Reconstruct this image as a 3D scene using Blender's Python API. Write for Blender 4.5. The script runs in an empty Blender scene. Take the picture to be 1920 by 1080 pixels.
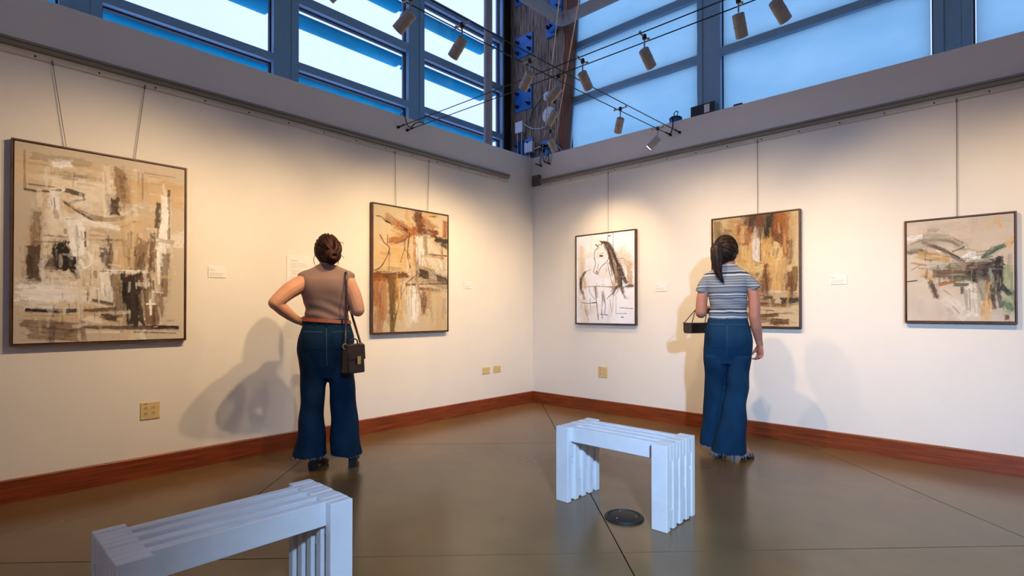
import bpy, bmesh, math, random
import numpy as np
from mathutils import Vector, Matrix, Quaternion
from mathutils.bvhtree import BVHTree

S = bpy.context.scene
COL = S.collection
PI = math.pi
R = math.radians

# ------------------------------------------------------------------ camera, world, lights, exposure
def srgb(r, g, b):
    f = lambda c: c / 12.92 if c <= 0.04045 else ((c + 0.055) / 1.055) ** 2.4
    return (f(r / 255), f(g / 255), f(b / 255))

cam_data = bpy.data.cameras.new('camera')
cam = bpy.data.objects.new('camera', cam_data); COL.objects.link(cam); S.camera = cam
F_PX, YAW, PITCH, SHIFT = 990.69, R(42.8816), R(0.4938), 35.06
cam.location = (4.376, -5.0985, 1.15)
cam.rotation_euler = (PI / 2 + PITCH, 0, YAW)
cam_data.sensor_width = 36; cam_data.lens = F_PX * 36 / 1920
cam_data.shift_y = SHIFT / 1920
cam_data.clip_start = 0.05

W = bpy.data.worlds.new('dusk_sky'); S.world = W; W.use_nodes = True
_n = W.node_tree.nodes; _l = W.node_tree.links; _n.clear()
_o = _n.new('ShaderNodeOutputWorld'); _b = _n.new('ShaderNodeBackground')
_tc = _n.new('ShaderNodeTexCoord'); _nz = _n.new('ShaderNodeTexNoise'); _cr = _n.new('ShaderNodeValToRGB')
_nz.inputs['Scale'].default_value = 2.2; _nz.inputs['Detail'].default_value = 4
_cr.color_ramp.elements[0].position = 0.3; _cr.color_ramp.elements[0].color = (0.57, 0.71, 1.36, 1)
_cr.color_ramp.elements[1].position = 0.7; _cr.color_ramp.elements[1].color = (0.64, 0.77, 1.40, 1)
_l.new(_tc.outputs['Generated'], _nz.inputs['Vector']); _l.new(_nz.outputs['Fac'], _cr.inputs['Fac'])
_l.new(_cr.outputs['Color'], _b.inputs['Color']); _b.inputs['Strength'].default_value = 1.45
_l.new(_b.outputs['Background'], _o.inputs['Surface'])

# the cool light that falls from behind and to the right of the camera
flash_data = bpy.data.lights.new('flash_light', 'SPOT')
flash = bpy.data.objects.new('flash_light', flash_data); COL.objects.link(flash)
flash.location = (5.25, -5.15, 2.12)
flash_data.energy = 980; flash_data.color = (0.40, 0.64, 1.0)
flash_data.shadow_soft_size = 0.06; flash_data.spot_size = R(92); flash_data.spot_blend = 1.0
flash.rotation_euler = (Vector((3.64, -2.25, -0.12)) - flash.location).to_track_quat('-Z', 'Y').to_euler()

SPOT_POWER = 106
SPOT_COLOR = (1.0, 0.69, 0.37)

S.view_settings.view_transform = 'Standard'; S.view_settings.look = 'None'
S.view_settings.gamma = 1; S.view_settings.use_curve_mapping = False
S.view_settings.exposure = 0.0
S.cycles.max_bounces = 8; S.cycles.caustics_reflective = False; S.cycles.blur_glossy = 1.0; S.cycles.diffuse_bounces = 5; S.cycles.sample_clamp_indirect = 6.0

# ------------------------------------------------------------------ materials
MATS = {}
def mat(name, color, rough=0.5, metal=0.0, noise=0.0, nscale=8.0, stretch=(1, 1, 1), bump=0.0, bscale=None,
        spec=0.5, emit=None, emit_s=0.0, color2=None, coat=0.0):
    if name in MATS: return MATS[name]
    m = bpy.data.materials.new(name); m.use_nodes = True
    nt = m.node_tree; b = nt.nodes['Principled BSDF']
    b.inputs['Base Color'].default_value = (*color, 1)
    b.inputs['Roughness'].default_value = rough; b.inputs['Metallic'].default_value = metal
    b.inputs['Specular IOR Level'].default_value = spec
    b.inputs['Coat Weight'].default_value = coat
    if emit: b.inputs['Emission Color'].default_value = (*emit, 1); b.inputs['Emission Strength'].default_value = emit_s
    if noise or bump:
        tc = nt.nodes.new('ShaderNodeTexCoord'); mp = nt.nodes.new('ShaderNodeMapping')
        mp.inputs['Scale'].default_value = stretch
        nt.links.new(tc.outputs['Object'], mp.inputs['Vector'])
        nz = nt.nodes.new('ShaderNodeTexNoise'); nz.inputs['Scale'].default_value = nscale; nz.inputs['Detail'].default_value = 6
        nz.inputs['Roughness'].default_value = 0.6
        nt.links.new(mp.outputs['Vector'], nz.inputs['Vector'])
        if noise:
            mx = nt.nodes.new('ShaderNodeMix'); mx.data_type = 'RGBA'
            c2 = color2 or tuple(c * (1 - noise) for c in color)
            mx.inputs[6].default_value = (*color, 1); mx.inputs[7].default_value = (*c2, 1)
            rp = nt.nodes.new('ShaderNodeMapRange'); rp.inputs['From Min'].default_value = 0.35; rp.inputs['From Max'].default_value = 0.65
            nt.links.new(nz.outputs['Fac'], rp.inputs['Value']); nt.links.new(rp.outputs['Result'], mx.inputs[0])
            nt.links.new(mx.outputs[2], b.inputs['Base Color'])
        if bump:
            src = nz
            if bscale:
                src = nt.nodes.new('ShaderNodeTexNoise'); src.inputs['Scale'].default_value = bscale; src.inputs['Detail'].default_value = 4
                nt.links.new(mp.outputs['Vector'], src.inputs['Vector'])
            bp = nt.nodes.new('ShaderNodeBump'); bp.inputs['Strength'].default_value = bump; bp.inputs['Distance'].default_value = 0.01
            nt.links.new(src.outputs['Fac'], bp.inputs['Height']); nt.links.new(bp.outputs['Normal'], b.inputs['Normal'])
    MATS[name] = m
    return m

def glass_mat():
    m = bpy.data.materials.new('pane_glass'); m.use_nodes = True; nt = m.node_tree; nt.nodes.clear()
    o = nt.nodes.new('ShaderNodeOutputMaterial'); mx = nt.nodes.new('ShaderNodeMixShader')
    t = nt.nodes.new('ShaderNodeBsdfTransparent'); g = nt.nodes.new('ShaderNodeBsdfGlossy')
    fc = nt.nodes.new('ShaderNodeLayerWeight'); fc.inputs['Blend'].default_value = 0.5
    pw = nt.nodes.new('ShaderNodeMath'); pw.operation = 'POWER'; pw.inputs[1].default_value = 5
    lw = nt.nodes.new('ShaderNodeMath'); lw.operation = 'MULTIPLY_ADD'; lw.inputs[1].default_value = 0.6; lw.inputs[2].default_value = 0.03
    nt.links.new(fc.outputs['Facing'], pw.inputs[0]); nt.links.new(pw.outputs[0], lw.inputs[0])
    t.inputs['Color'].default_value = (0.97, 0.99, 1.0, 1); g.inputs['Roughness'].default_value = 0.02
    nt.links.new(lw.outputs[0], mx.inputs[0]); nt.links.new(t.outputs[0], mx.inputs[1]); nt.links.new(g.outputs[0], mx.inputs[2])
    nt.links.new(mx.outputs[0], o.inputs['Surface']); return m

def shade_mat():
    m = bpy.data.materials.new('blind_fabric'); m.use_nodes = True; nt = m.node_tree; nt.nodes.clear()
    o = nt.nodes.new('ShaderNodeOutputMaterial'); mx = nt.nodes.new('ShaderNodeMixShader'); mx.inputs[0].default_value = 0.8
    d = nt.nodes.new('ShaderNodeBsdfDiffuse'); d.inputs['Color'].default_value = (0.5, 0.65, 0.8, 1)
    t = nt.nodes.new('ShaderNodeBsdfTranslucent')
    tc = nt.nodes.new('ShaderNodeTexCoord'); nz = nt.nodes.new('ShaderNodeTexNoise'); nz.inputs['Scale'].default_value = 1.6; nz.inputs['Detail'].default_value = 8
    mp = nt.nodes.new('ShaderNodeMapping'); mp.inputs['Rotation'].default_value = (0, R(30), 0); mp.inputs['Scale'].default_value = (1, 1, 2.2)
    cr = nt.nodes.new('ShaderNodeValToRGB')
    cr.color_ramp.elements[0].position = 0.3; cr.color_ramp.elements[0].color = (0.32, 0.60, 0.60, 1)
    cr.color_ramp.elements[1].position = 0.7; cr.color_ramp.elements[1].color = (0.44, 0.70, 0.66, 1)
    nt.links.new(tc.outputs['Object'], mp.inputs['Vector']); nt.links.new(mp.outputs['Vector'], nz.inputs['Vector'])
    nt.links.new(nz.outputs['Fac'], cr.inputs['Fac']); nt.links.new(cr.outputs['Color'], t.inputs['Color'])
    nt.links.new(d.outputs[0], mx.inputs[1]); nt.links.new(t.outputs[0], mx.inputs[2]); nt.links.new(mx.outputs[0], o.inputs['Surface'])
    return m

def floor_mat():
    m = bpy.data.materials.new('stained_concrete'); m.use_nodes = True; nt = m.node_tree; b = nt.nodes['Principled BSDF']
    tc = nt.nodes.new('ShaderNodeTexCoord')
    n1 = nt.nodes.new('ShaderNodeTexNoise'); n1.inputs['Scale'].default_value = 1.1; n1.inputs['Detail'].default_value = 5; n1.inputs['Roughness'].default_value = 0.55
    n2 = nt.nodes.new('ShaderNodeTexNoise'); n2.inputs['Scale'].default_value = 60; n2.inputs['Detail'].default_value = 5
    cr = nt.nodes.new('ShaderNodeValToRGB')
    cr.color_ramp.elements[0].position = 0.30; cr.color_ramp.elements[0].color = (*srgb(98, 76, 49), 1)
    cr.color_ramp.elements[1].position = 0.72; cr.color_ramp.elements[1].color = (*srgb(122, 95, 60), 1)
    mx = nt.nodes.new('ShaderNodeMix'); mx.data_type = 'RGBA'; mx.blend_type = 'MULTIPLY'; mx.inputs[0].default_value = 0.0
    g = nt.nodes.new('ShaderNodeValToRGB'); g.color_ramp.elements[0].position = 0.35; g.color_ramp.elements[0].color = (0.55, 0.55, 0.55, 1); g.color_ramp.elements[1].position = 0.6
    for n in (n1, n2): nt.links.new(tc.outputs['Object'], n.inputs['Vector'])
    nt.links.new(n1.outputs['Fac'], cr.inputs['Fac']); nt.links.new(n2.outputs['Fac'], g.inputs['Fac'])
    nt.links.new(cr.outputs['Color'], mx.inputs[6]); nt.links.new(g.outputs['Color'], mx.inputs[7]); nt.links.new(mx.outputs[2], b.inputs['Base Color'])
    rr = nt.nodes.new('ShaderNodeMapRange'); rr.inputs['To Min'].default_value = 0.24; rr.inputs['To Max'].default_value = 0.24
    nt.links.new(n1.outputs['Fac'], rr.inputs['Value']); nt.links.new(rr.outputs['Result'], b.inputs['Roughness'])
    b.inputs['Specular IOR Level'].default_value = 0.5
    return m

def stripe_mat():
    m = bpy.data.materials.new('striped_jersey'); m.use_nodes = True; nt = m.node_tree; b = nt.nodes['Principled BSDF']
    tc = nt.nodes.new('ShaderNodeTexCoord'); sp = nt.nodes.new('ShaderNodeSeparateXYZ')
    nw = nt.nodes.new('ShaderNodeTexNoise'); nw.inputs['Scale'].default_value = 5
    ad = nt.nodes.new('ShaderNodeMath'); ad.operation = 'MULTIPLY_ADD'; ad.inputs[1].default_value = 0.03
    n1 = nt.nodes.new('ShaderNodeTexNoise'); n1.noise_dimensions = '1D'; n1.inputs['Scale'].default_value = 62; n1.inputs['Detail'].default_value = 2
    cr = nt.nodes.new('ShaderNodeValToRGB'); e = cr.color_ramp.elements
    e[0].position = 0.30; e[0].color = (*srgb(38, 48, 62), 1); e[1].position = 0.78; e[1].color = (*srgb(205, 208, 212), 1)
    for p, c in ((0.40, (84, 98, 116)), (0.49, (112, 122, 136)), (0.56, (150, 156, 164)), (0.60, (104, 116, 132)), (0.67, (176, 180, 186))):
        x = e.new(p); x.color = (*srgb(*c), 1)
    nt.links.new(tc.outputs['Object'], sp.inputs[0]); nt.links.new(tc.outputs['Object'], nw.inputs['Vector'])
    nt.links.new(nw.outputs['Fac'], ad.inputs[0]); nt.links.new(sp.outputs['Z'], ad.inputs[2]); nt.links.new(ad.outputs[0], n1.inputs['W'])
    nt.links.new(n1.outputs['Fac'], cr.inputs['Fac']); nt.links.new(cr.outputs['Color'], b.inputs['Base Color'])
    b.inputs['Roughness'].default_value = 0.9; b.inputs['Specular IOR Level'].default_value = 0.15
    return m

def paint_mat():
    m = bpy.data.materials.new('oil_paint'); m.use_nodes = True; nt = m.node_tree; b = nt.nodes['Principled BSDF']
    at = nt.nodes.new('ShaderNodeAttribute'); at.attribute_name = 'pigment'
    nt.links.new(at.outputs['Color'], b.inputs['Base Color']); b.inputs['Roughness'].default_value = 0.6
    b.inputs['Specular IOR Level'].default_value = 0.25
    return m

M_WALL = mat('wall_paint', (0.80, 0.775, 0.735), 0.85, noise=0.03, nscale=3, bump=0.04, bscale=140, spec=0.2)
M_FLOOR = floor_mat()
M_JOINT = mat('joint_filler', srgb(34, 28, 22), 0.8)
M_BASE = mat('cherry_wood', srgb(142, 66, 30), 0.38, noise=0.5, nscale=3.0, stretch=(1.0, 1.0, 22), color2=srgb(98, 42, 18), bump=0.05, bscale=20)
M_CEIL = mat('ceiling_boards', srgb(184, 172, 158), 0.8, noise=0.3, nscale=4, stretch=(1, 8, 1))
M_FRAME = mat('window_metal', srgb(130, 172, 200), 0.5, metal=0.0, noise=0.06, nscale=30)
M_GASKET = mat('gasket', (0.012, 0.016, 0.022), 0.6, noise=0.2, nscale=30)
M_GLASS = glass_mat()
M_SHADE = shade_mat()
M_BLADE = mat('louver_metal', (0.004, 0.42, 0.60), 0.7, spec=0.1, noise=0.25, nscale=5, stretch=(1, 0.25, 1))
M_STEEL = mat('brushed_steel', srgb(170, 168, 165), 0.38, metal=0.8, noise=0.1, nscale=40)
M_PIPE = mat('pipe_paint', srgb(172, 170, 170), 0.55, noise=0.12, nscale=14)
M_WOODCOL = mat('rough_timber', srgb(184, 164, 142), 0.85, noise=0.8, nscale=7.0, stretch=(11, 11, 0.6), color2=srgb(72, 54, 42), bump=0.5, bscale=10)
M_WOODEDGE = mat('timber_edge', srgb(150, 84, 50), 0.75, noise=0.5, nscale=6.0, stretch=(9, 9, 0.7), bump=0.3)
M_DARKTRIM = mat('dark_trim', srgb(34, 28, 24), 0.7, noise=0.3, nscale=9)
M_BLUESTEEL = mat('blue_steel_plate', srgb(40, 124, 200), 0.45, metal=0.2, noise=0.25, nscale=9)
M_BLACK = mat('black_plastic', (0.012, 0.013, 0.016), 0.5, noise=0.2, nscale=20)
M_WHITEMETAL = mat('white_enamel', srgb(226, 232, 236), 0.45, noise=0.05, nscale=20)
M_RAIL = mat('rail_aluminium', srgb(150, 143, 132), 0.45, metal=0.3, noise=0.1, nscale=60, stretch=(1, 1, 6))
M_RAILLIGHT = mat('rail_light', srgb(205, 200, 190), 0.5, metal=0.1, noise=0.05, nscale=40)
M_WIRE = mat('steel_wire', srgb(120, 112, 100), 0.5, metal=0.5, noise=0.1, nscale=40)
M_CABLE = mat('dark_cable', srgb(38, 38, 42), 0.5, metal=0.4, noise=0.1, nscale=40)
M_LAMP = mat('lamp_housing', srgb(172, 168, 164), 0.5, metal=0.15, noise=0.06, nscale=50)
M_LENS = mat('lamp_lens', (1, 0.9, 0.7), 0.3, emit=(1, 0.86, 0.6), emit_s=9, noise=0.02)
M_IVORY = mat('ivory_plastic', srgb(214, 190, 138), 0.5, noise=0.04, nscale=30)
M_SLOT = mat('socket_slot', srgb(60, 46, 30), 0.7, noise=0.1)
M_CARD = mat('card_white', (0.86, 0.83, 0.82), 0.7, noise=0.02, nscale=20)
M_INK = mat('grey_ink', (0.46, 0.43, 0.42), 0.8, noise=0.1, nscale=90)
M_BENCH = mat('white_bench_paint', (0.80, 0.81, 0.83), 0.5, noise=0.10, nscale=5, stretch=(1, 1, 1), bump=0.06, bscale=45)
M_COVER = mat('black_rubber', srgb(34, 32, 31), 0.55, noise=0.3, nscale=40, bump=0.15)
M_WALNUT = mat('walnut_frame', srgb(92, 54, 30), 0.5, noise=0.4, nscale=8, stretch=(1, 1, 1), color2=srgb(60, 32, 18))
M_PAINT = paint_mat()
M_SKIN1 = mat('skin_fair', srgb(216, 160, 130), 0.55, noise=0.1, nscale=16, spec=0.3)
M_SKIN2 = mat('skin_tan', srgb(178, 122, 102), 0.55, noise=0.1, nscale=16, spec=0.3)
M_DENIM = mat('dark_denim', srgb(16, 48, 76), 0.85, noise=0.45, nscale=7, stretch=(1, 1, 0.6), bump=0.25, bscale=160, spec=0.15)
M_DENIM2 = mat('blue_denim', srgb(18, 58, 90), 0.85, noise=0.42, nscale=6, stretch=(1, 1, 0.5), bump=0.25, bscale=160, spec=0.15)
M_SEAM = mat('denim_seam', srgb(32, 66, 98), 0.85, noise=0.3, nscale=60)
M_FRAY = mat('frayed_thread', srgb(120, 146, 168), 0.9, noise=0.4, nscale=60)
M_TOP = mat('taupe_knit', srgb(146, 120, 112), 0.9, noise=0.1, nscale=5, bump=0.2, bscale=220, spec=0.15)
M_STRIPE = stripe_mat()
M_HAIR1 = mat('auburn_hair', srgb(66, 28, 18), 0.5, spec=0.2, noise=0.6, nscale=26, stretch=(1, 1, 0.3), color2=srgb(24, 12, 10), bump=0.5, bscale=50)
M_HAIR2 = mat('brown_hair', srgb(46, 28, 20), 0.5, spec=0.2, noise=0.6, nscale=26, stretch=(1, 1, 0.3), color2=srgb(18, 11, 9), bump=0.5, bscale=50)
M_BELT = mat('brown_leather_belt', srgb(150, 74, 36), 0.45, noise=0.25, nscale=20)
M_BOOT = mat('dark_leather', srgb(46, 28, 26), 0.4, noise=0.3, nscale=12)
M_BAG = mat('bag_leather', srgb(52, 32, 26), 0.42, noise=0.25, nscale=14, bump=0.1)
M_BAG2 = mat('bag_black', srgb(26, 18, 15), 0.35, noise=0.25, nscale=14)
M_GOLD = mat('gold_clasp', srgb(220, 186, 120), 0.35, metal=0.7, noise=0.1)
M_EYE = mat('eye_white', (0.75, 0.74, 0.72), 0.2, noise=0.02)
M_IRIS = mat('iris_brown', srgb(58, 38, 28), 0.25, noise=0.1)
M_LIP = mat('lip', srgb(170, 90, 84), 0.5, noise=0.1)

# ------------------------------------------------------------------ mesh helpers
class MB:
    def __init__(s): s.v = []; s.f = []
    def add(s, vs, fs):
        o = len(s.v); s.v += [tuple(p) for p in vs]; s.f += [tuple(i + o for i in f) for f in fs]; return s
    def box(s, a, b):
        (x0, y0, z0), (x1, y1, z1) = a, b
        if x0 > x1: x0, x1 = x1, x0
        if y0 > y1: y0, y1 = y1, y0
        if z0 > z1: z0, z1 = z1, z0
        return s.add([(x0, y0, z0), (x1, y0, z0), (x1, y1, z0), (x0, y1, z0), (x0, y0, z1), (x1, y0, z1), (x1, y1, z1), (x0, y1, z1)],
                     [(0, 3, 2, 1), (4, 5, 6, 7), (0, 1, 5, 4), (1, 2, 6, 5), (2, 3, 7, 6), (3, 0, 4, 7)])
    def hexa(s, p):  # 8 points: bottom ring, top ring
        return s.add(p, [(0, 3, 2, 1), (4, 5, 6, 7), (0, 1, 5, 4), (1, 2, 6, 5), (2, 3, 7, 6), (3, 0, 4, 7)])
    def rings(s, rings, cap=True):
        n = len(rings[0]); vs = [p for r in rings for p in r]; fs = []
        for i in range(len(rings) - 1):
            for j in range(n):
                k = (j + 1) % n
                fs.append((i * n + j, i * n + k, (i + 1) * n + k, (i + 1) * n + j))
        if cap:
            fs.append(tuple(reversed(range(n)))); m = (len(rings) - 1) * n; fs.append(tuple(range(m, m + n)))
        return s.add(vs, fs)
    def tube(s, pts, rad, n=10, flat=None, round_caps=False):
        P = [Vector(p) for p in pts]
        rs = list(rad) if hasattr(rad, '__len__') else [rad] * len(P)
        T = []
        for i in range(len(P)):
            t = (P[min(i + 1, len(P) - 1)] - P[max(i - 1, 0)]); T.append(t.normalized() if t.length > 1e-9 else Vector((0, 0, 1)))
        ref = flat[1] if flat else (Vector((0, 0, 1)) if abs(T[0].z) < 0.9 else Vector((1, 0, 0)))
        u = (Vector(ref) - T[0] * Vector(ref).dot(T[0])).normalized()
        out = []
        if round_caps:
            for a in (80, 55, 28):
                out.append((P[0] - T[0] * rs[0] * math.sin(R(a)), T[0], rs[0] * math.cos(R(a))))
        for i in range(len(P)): out.append((P[i], T[i], rs[i]))
        if round_caps:
            for a in (28, 55, 80):
                out.append((P[-1] + T[-1] * rs[-1] * math.sin(R(a)), T[-1], rs[-1] * math.cos(R(a))))
        rg = []
        for p, t, r in out:
            u = (u - t * u.dot(t)); u = u.normalized() if u.length > 1e-6 else t.orthogonal().normalized()
            w = t.cross(u); k = flat[0] if flat else 1.0
            rg.append([p + u * (r * k * math.cos(2 * PI * j / n)) + w * (r * math.sin(2 * PI * j / n)) for j in range(n)])
        return s.rings(rg)
    def lathe(s, prof, center=(0, 0, 0), n=24):
        c = Vector(center)
        return s.rings([[c + Vector((r * math.cos(2 * PI * j / n), r * math.sin(2 * PI * j / n), z)) for j in range(n)] for r, z in prof])
    def ellipsoid(s, c, r, rot=None, n=20, m=14, fn=None):
        rg = []
        for i in range(m + 1):
            th = PI * (i + 0.02) / (m + 0.04)
            ring = []
            for j in range(n):
                ph = 2 * PI * j / n
                d = Vector((math.sin(th) * math.cos(ph), math.sin(th) * math.sin(ph), -math.cos(th)))
                p = Vector((d.x * r[0], d.y * r[1], d.z * r[2]))
                if fn: p = fn(p, d)
                if rot: p = rot @ p
                ring.append(Vector(c) + p)
            rg.append(ring)
        return s.rings(rg)
    def mesh(s, name):
        me = bpy.data.meshes.new(name); me.from_pydata(s.v, [], s.f); me.update(); return me

def link(name, me, m=None, parent=None, loc=(0, 0, 0), rot=None):
    o = bpy.data.objects.new(name, me); COL.objects.link(o)
    if parent: o.parent = parent
    o.location = loc
    if rot is not None: o.rotation_euler = rot
    if m: 
        if len(me.materials) == 0: me.materials.append(m)
    return o
def obj(name, mb, m, parent=None, smooth=None, bevel=0.0, loc=(0, 0, 0), rot=None):
    me = mb.mesh(name) if isinstance(mb, MB) else mb
    if bevel:
        bm = bmesh.new(); bm.from_mesh(me)
        bmesh.ops.bevel(bm, geom=bm.edges[:], offset=bevel, segments=1, affect='EDGES', clamp_overlap=True)
        bm.to_mesh(me); bm.free()
    if smooth is not None:
        me.polygons.foreach_set('use_smooth', [True] * len(me.polygons)); me.set_sharp_from_angle(angle=R(smooth))
    return link(name, me, m, parent, loc, rot)
def tag(o, label, cat, group=None):
    o['label'] = label; o['category'] = cat
    if group: o['group'] = group
    return o
def thing(name, label, cat, loc=(0, 0, 0), rz=0.0, group=None):
    o = bpy.data.objects.new(name, None); COL.objects.link(o); o.location = loc; o.rotation_euler = (0, 0, rz); o.empty_display_size = 0.1
    return tag(o, label, cat, group)
def struct(name, mb, m, parent=None, smooth=None):
    o = obj(name, mb, m, parent, smooth)
    if not parent: o['kind'] = 'structure'
    return o
def structroot(name, loc=(0, 0, 0)):
    o = bpy.data.objects.new(name, None); COL.objects.link(o); o.location = loc; o['kind'] = 'structure'; return o
def spline(pts, k=6):
    P = [Vector(p) for p in pts]; out = []
    for i in range(len(P) - 1):
        a, b, c, d = P[max(i - 1, 0)], P[i], P[i + 1], P[min(i + 2, len(P) - 1)]
        for t in range(k):
            x = t / k
            out.append(0.5 * ((2 * b) + (c - a) * x + (2 * a - 5 * b + 4 * c - d) * x * x + (3 * b - a - 3 * c + d) * x ** 3))
    out.append(P[-1]); return out
def lerp_list(v, n):
    return list(np.interp(np.linspace(0, len(v) - 1, n), range(len(v)), v))
def remesh(mb, voxel, smooth_it=3, name='tmp'):
    me = mb.mesh(name); o = bpy.data.objects.new(name, me); COL.objects.link(o)
    r = o.modifiers.new('r', 'REMESH'); r.mode = 'VOXEL'; r.voxel_size = voxel
    if smooth_it:
        s = o.modifiers.new('s', 'SMOOTH'); s.iterations = smooth_it; s.factor = 0.5
    dg = bpy.context.evaluated_depsgraph_get()
    out = bpy.data.meshes.new_from_object(o.evaluated_get(dg)); bpy.data.objects.remove(o); bpy.data.meshes.remove(me)
    out.polygons.foreach_set('use_smooth', [True] * len(out.polygons))
    return out
def get_co(me):
    a = np.empty(len(me.vertices) * 3); me.vertices.foreach_get('co', a); return a.reshape(-1, 3)
def set_co(me, a): me.vertices.foreach_set('co', a.ravel()); me.update()
def get_no(me):
    a = np.empty(len(me.vertices) * 3); me.vertices.foreach_get('normal', a); return a.reshape(-1, 3)

STROKES_GRID = '''
t .6 188 .3 67 131 469 126
c .8 153 .4 256 198 459 193
c .6 47 .5 492 67 504 355
b .65 71 .6 571 78 580 212
d .9 59 .3 543 239 547 295
b .5 59 .5 602 119 618 264
c .5 35 .5 670 52 667 225
o .5 224 .4 730 159 891 163
b .5 11 .5 715 63 718 207
b .5 9 .5 728 58 930 56
b .5 14 .5 50 42 53 234
d .8 21 .4 53 234 140 234 234 216
d .6 11 .4 73 206 202 205
d .85 13 .3 241 263 313 308 404 348 486 373 583 376 670 339
b .4 24 .6 257 272 392 333 509 343 607 322 656 283
d .8 29 .6 278 216 356 228
d .6 16 .5 290 273 368 248
c .8 29 .4 323 288 368 272
w .9 52 .2 216 85 273 77
w .9 59 .3 198 242 204 325
b .6 47 .5 116 350 108 495
d .85 71 .35 99 532 104 665
c .6 106 .4 205 362 217 413
b .6 14 .5 154 455 282 456
b .6 12 .5 103 490 283 482
x .97 112 .25 251 522 258 601
d .7 65 .5 193 594 162 637
w .9 94 .25 325 382 339 510
w .8 47 .3 370 367 559 383
d .8 14 .3 372 421 375 497
b .7 16 .5 372 459 584 449
d .7 47 .5 477 512 484 579
d .7 29 .5 524 476 514 599
c .8 35 .4 430 493 421 637
t .8 153 .3 633 388 637 593
b .7 71 .5 724 462 688 603
w .95 28 .25 479 625 747 617
d .8 35 .5 825 230 814 349
d .8 19 .5 891 139 890 414
w .8 47 .5 864 190 855 405
b .8 47 .5 788 410 779 598
w .9 71 .4 842 430 860 619
w .9 21 .4 817 502 828 679
b .7 47 .5 872 523 863 738
c .8 71 .4 443 570 435 768
w .7 71 .4 492 656 506 778
d .8 24 .4 424 779 531 800
b .6 47 .5 552 654 568 856
x .92 129 .3 651 673 668 874
b .8 71 .4 741 647 772 892
b .6 71 .5 823 762 799 916
w .9 16 .3 770 775 774 857
w .9 13 .3 744 798 803 798
w .8 129 .35 67 748 321 748
x .95 24 .25 69 835 192 840 334 838
c .7 24 .4 342 683 346 889
t .7 35 .4 49 861 323 872
b .7 59 .5 70 897 313 921
b .6 94 .5 111 949 303 963
d .4 35 .5 204 919 195 993
d .7 26 .5 379 834 543 828
d .85 42 .4 484 867 544 879
c .8 47 .4 402 878 461 889
d .75 26 .6 369 924 950 936
x .85 26 .4 800 928 950 936
x .8 6 .4 670 954 944 968
c .8 21 .4 381 949 570 953
b .5 29 .5 363 900 370 987
c .6 47 .5 157 647 297 652
d .5 28 .5 308 631 330 662
w .8 26 .3 317 544 384 529 408 572 374 606 351 575'''
STROKES_BIRD = '''
a .35 417 .4 100 386 361 383
r .8 80 .55 209 275 358 244 493 181 616 128
r .5 80 .6 172 91 287 123
r .7 97 .5 321 141 424 165
k .85 111 .5 577 33 616 150
k .9 97 .4 617 174 801 172
r .5 80 .5 650 70 762 117
r .8 63 .4 971 77 964 169
a .6 70 .4 685 23 834 -2
a .5 52 .5 420 26 457 130
d .9 10 .2 30 92 93 93 149 119 230 143
x .95 21 .2 149 122 206 132
d .9 9 .2 493 57 535 97
d .9 12 .25 80 238 129 291 186 319 195 349 148 425 86 489 17 517
d .8 9 .2 172 231 174 299
d .7 10 .3 192 350 192 516
r .8 70 .5 528 157 540 276 553 417
d .8 17 .4 459 195 429 358 466 475
d .8 10 .2 385 328 446 368 464 399
d .8 9 .2 385 339 337 437
b .75 31 .5 583 240 555 504 576 635 653 799
d .8 14 .4 626 501 435 594 385 660 321 767 259 936
d .7 14 .3 392 264 394 338
k .92 97 .35 13 563 184 558
k .9 70 .4 216 558 416 541
r .5 104 .7 73 582 67 984
r .5 87 .6 137 601 127 871
r .6 70 .5 26 604 30 768
l .9 70 .35 217 578 235 989
k .7 70 .5 283 587 270 725
a .6 70 .5 316 597 340 874
w .9 111 .3 506 658 512 876
c .5 87 .5 419 638 444 940
k .8 24 .4 418 616 540 613
k .75 35 .5 595 645 873 652
k .7 59 .5 668 677 654 844
t .5 243 .4 827 732 861 913
g .8 174 .45 627 529 967 581
w .7 104 .5 601 250 624 413
c .6 209 .5 712 298 925 468
x .9 63 .4 840 221 979 219
d .8 49 .4 918 254 981 271
d .9 14 .4 732 351 984 351
d .8 10 .3 920 309 932 388
d .9 80 .35 627 518 691 524
d .75 77 .45 870 552 986 567
d .75 16 .4 593 607 991 592
l .5 52 .5 673 223 686 344
d .8 31 .4 389 168 415 176
d .8 21 .4 595 31 614 52
x .8 12 .3 741 27 816 26'''
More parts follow.
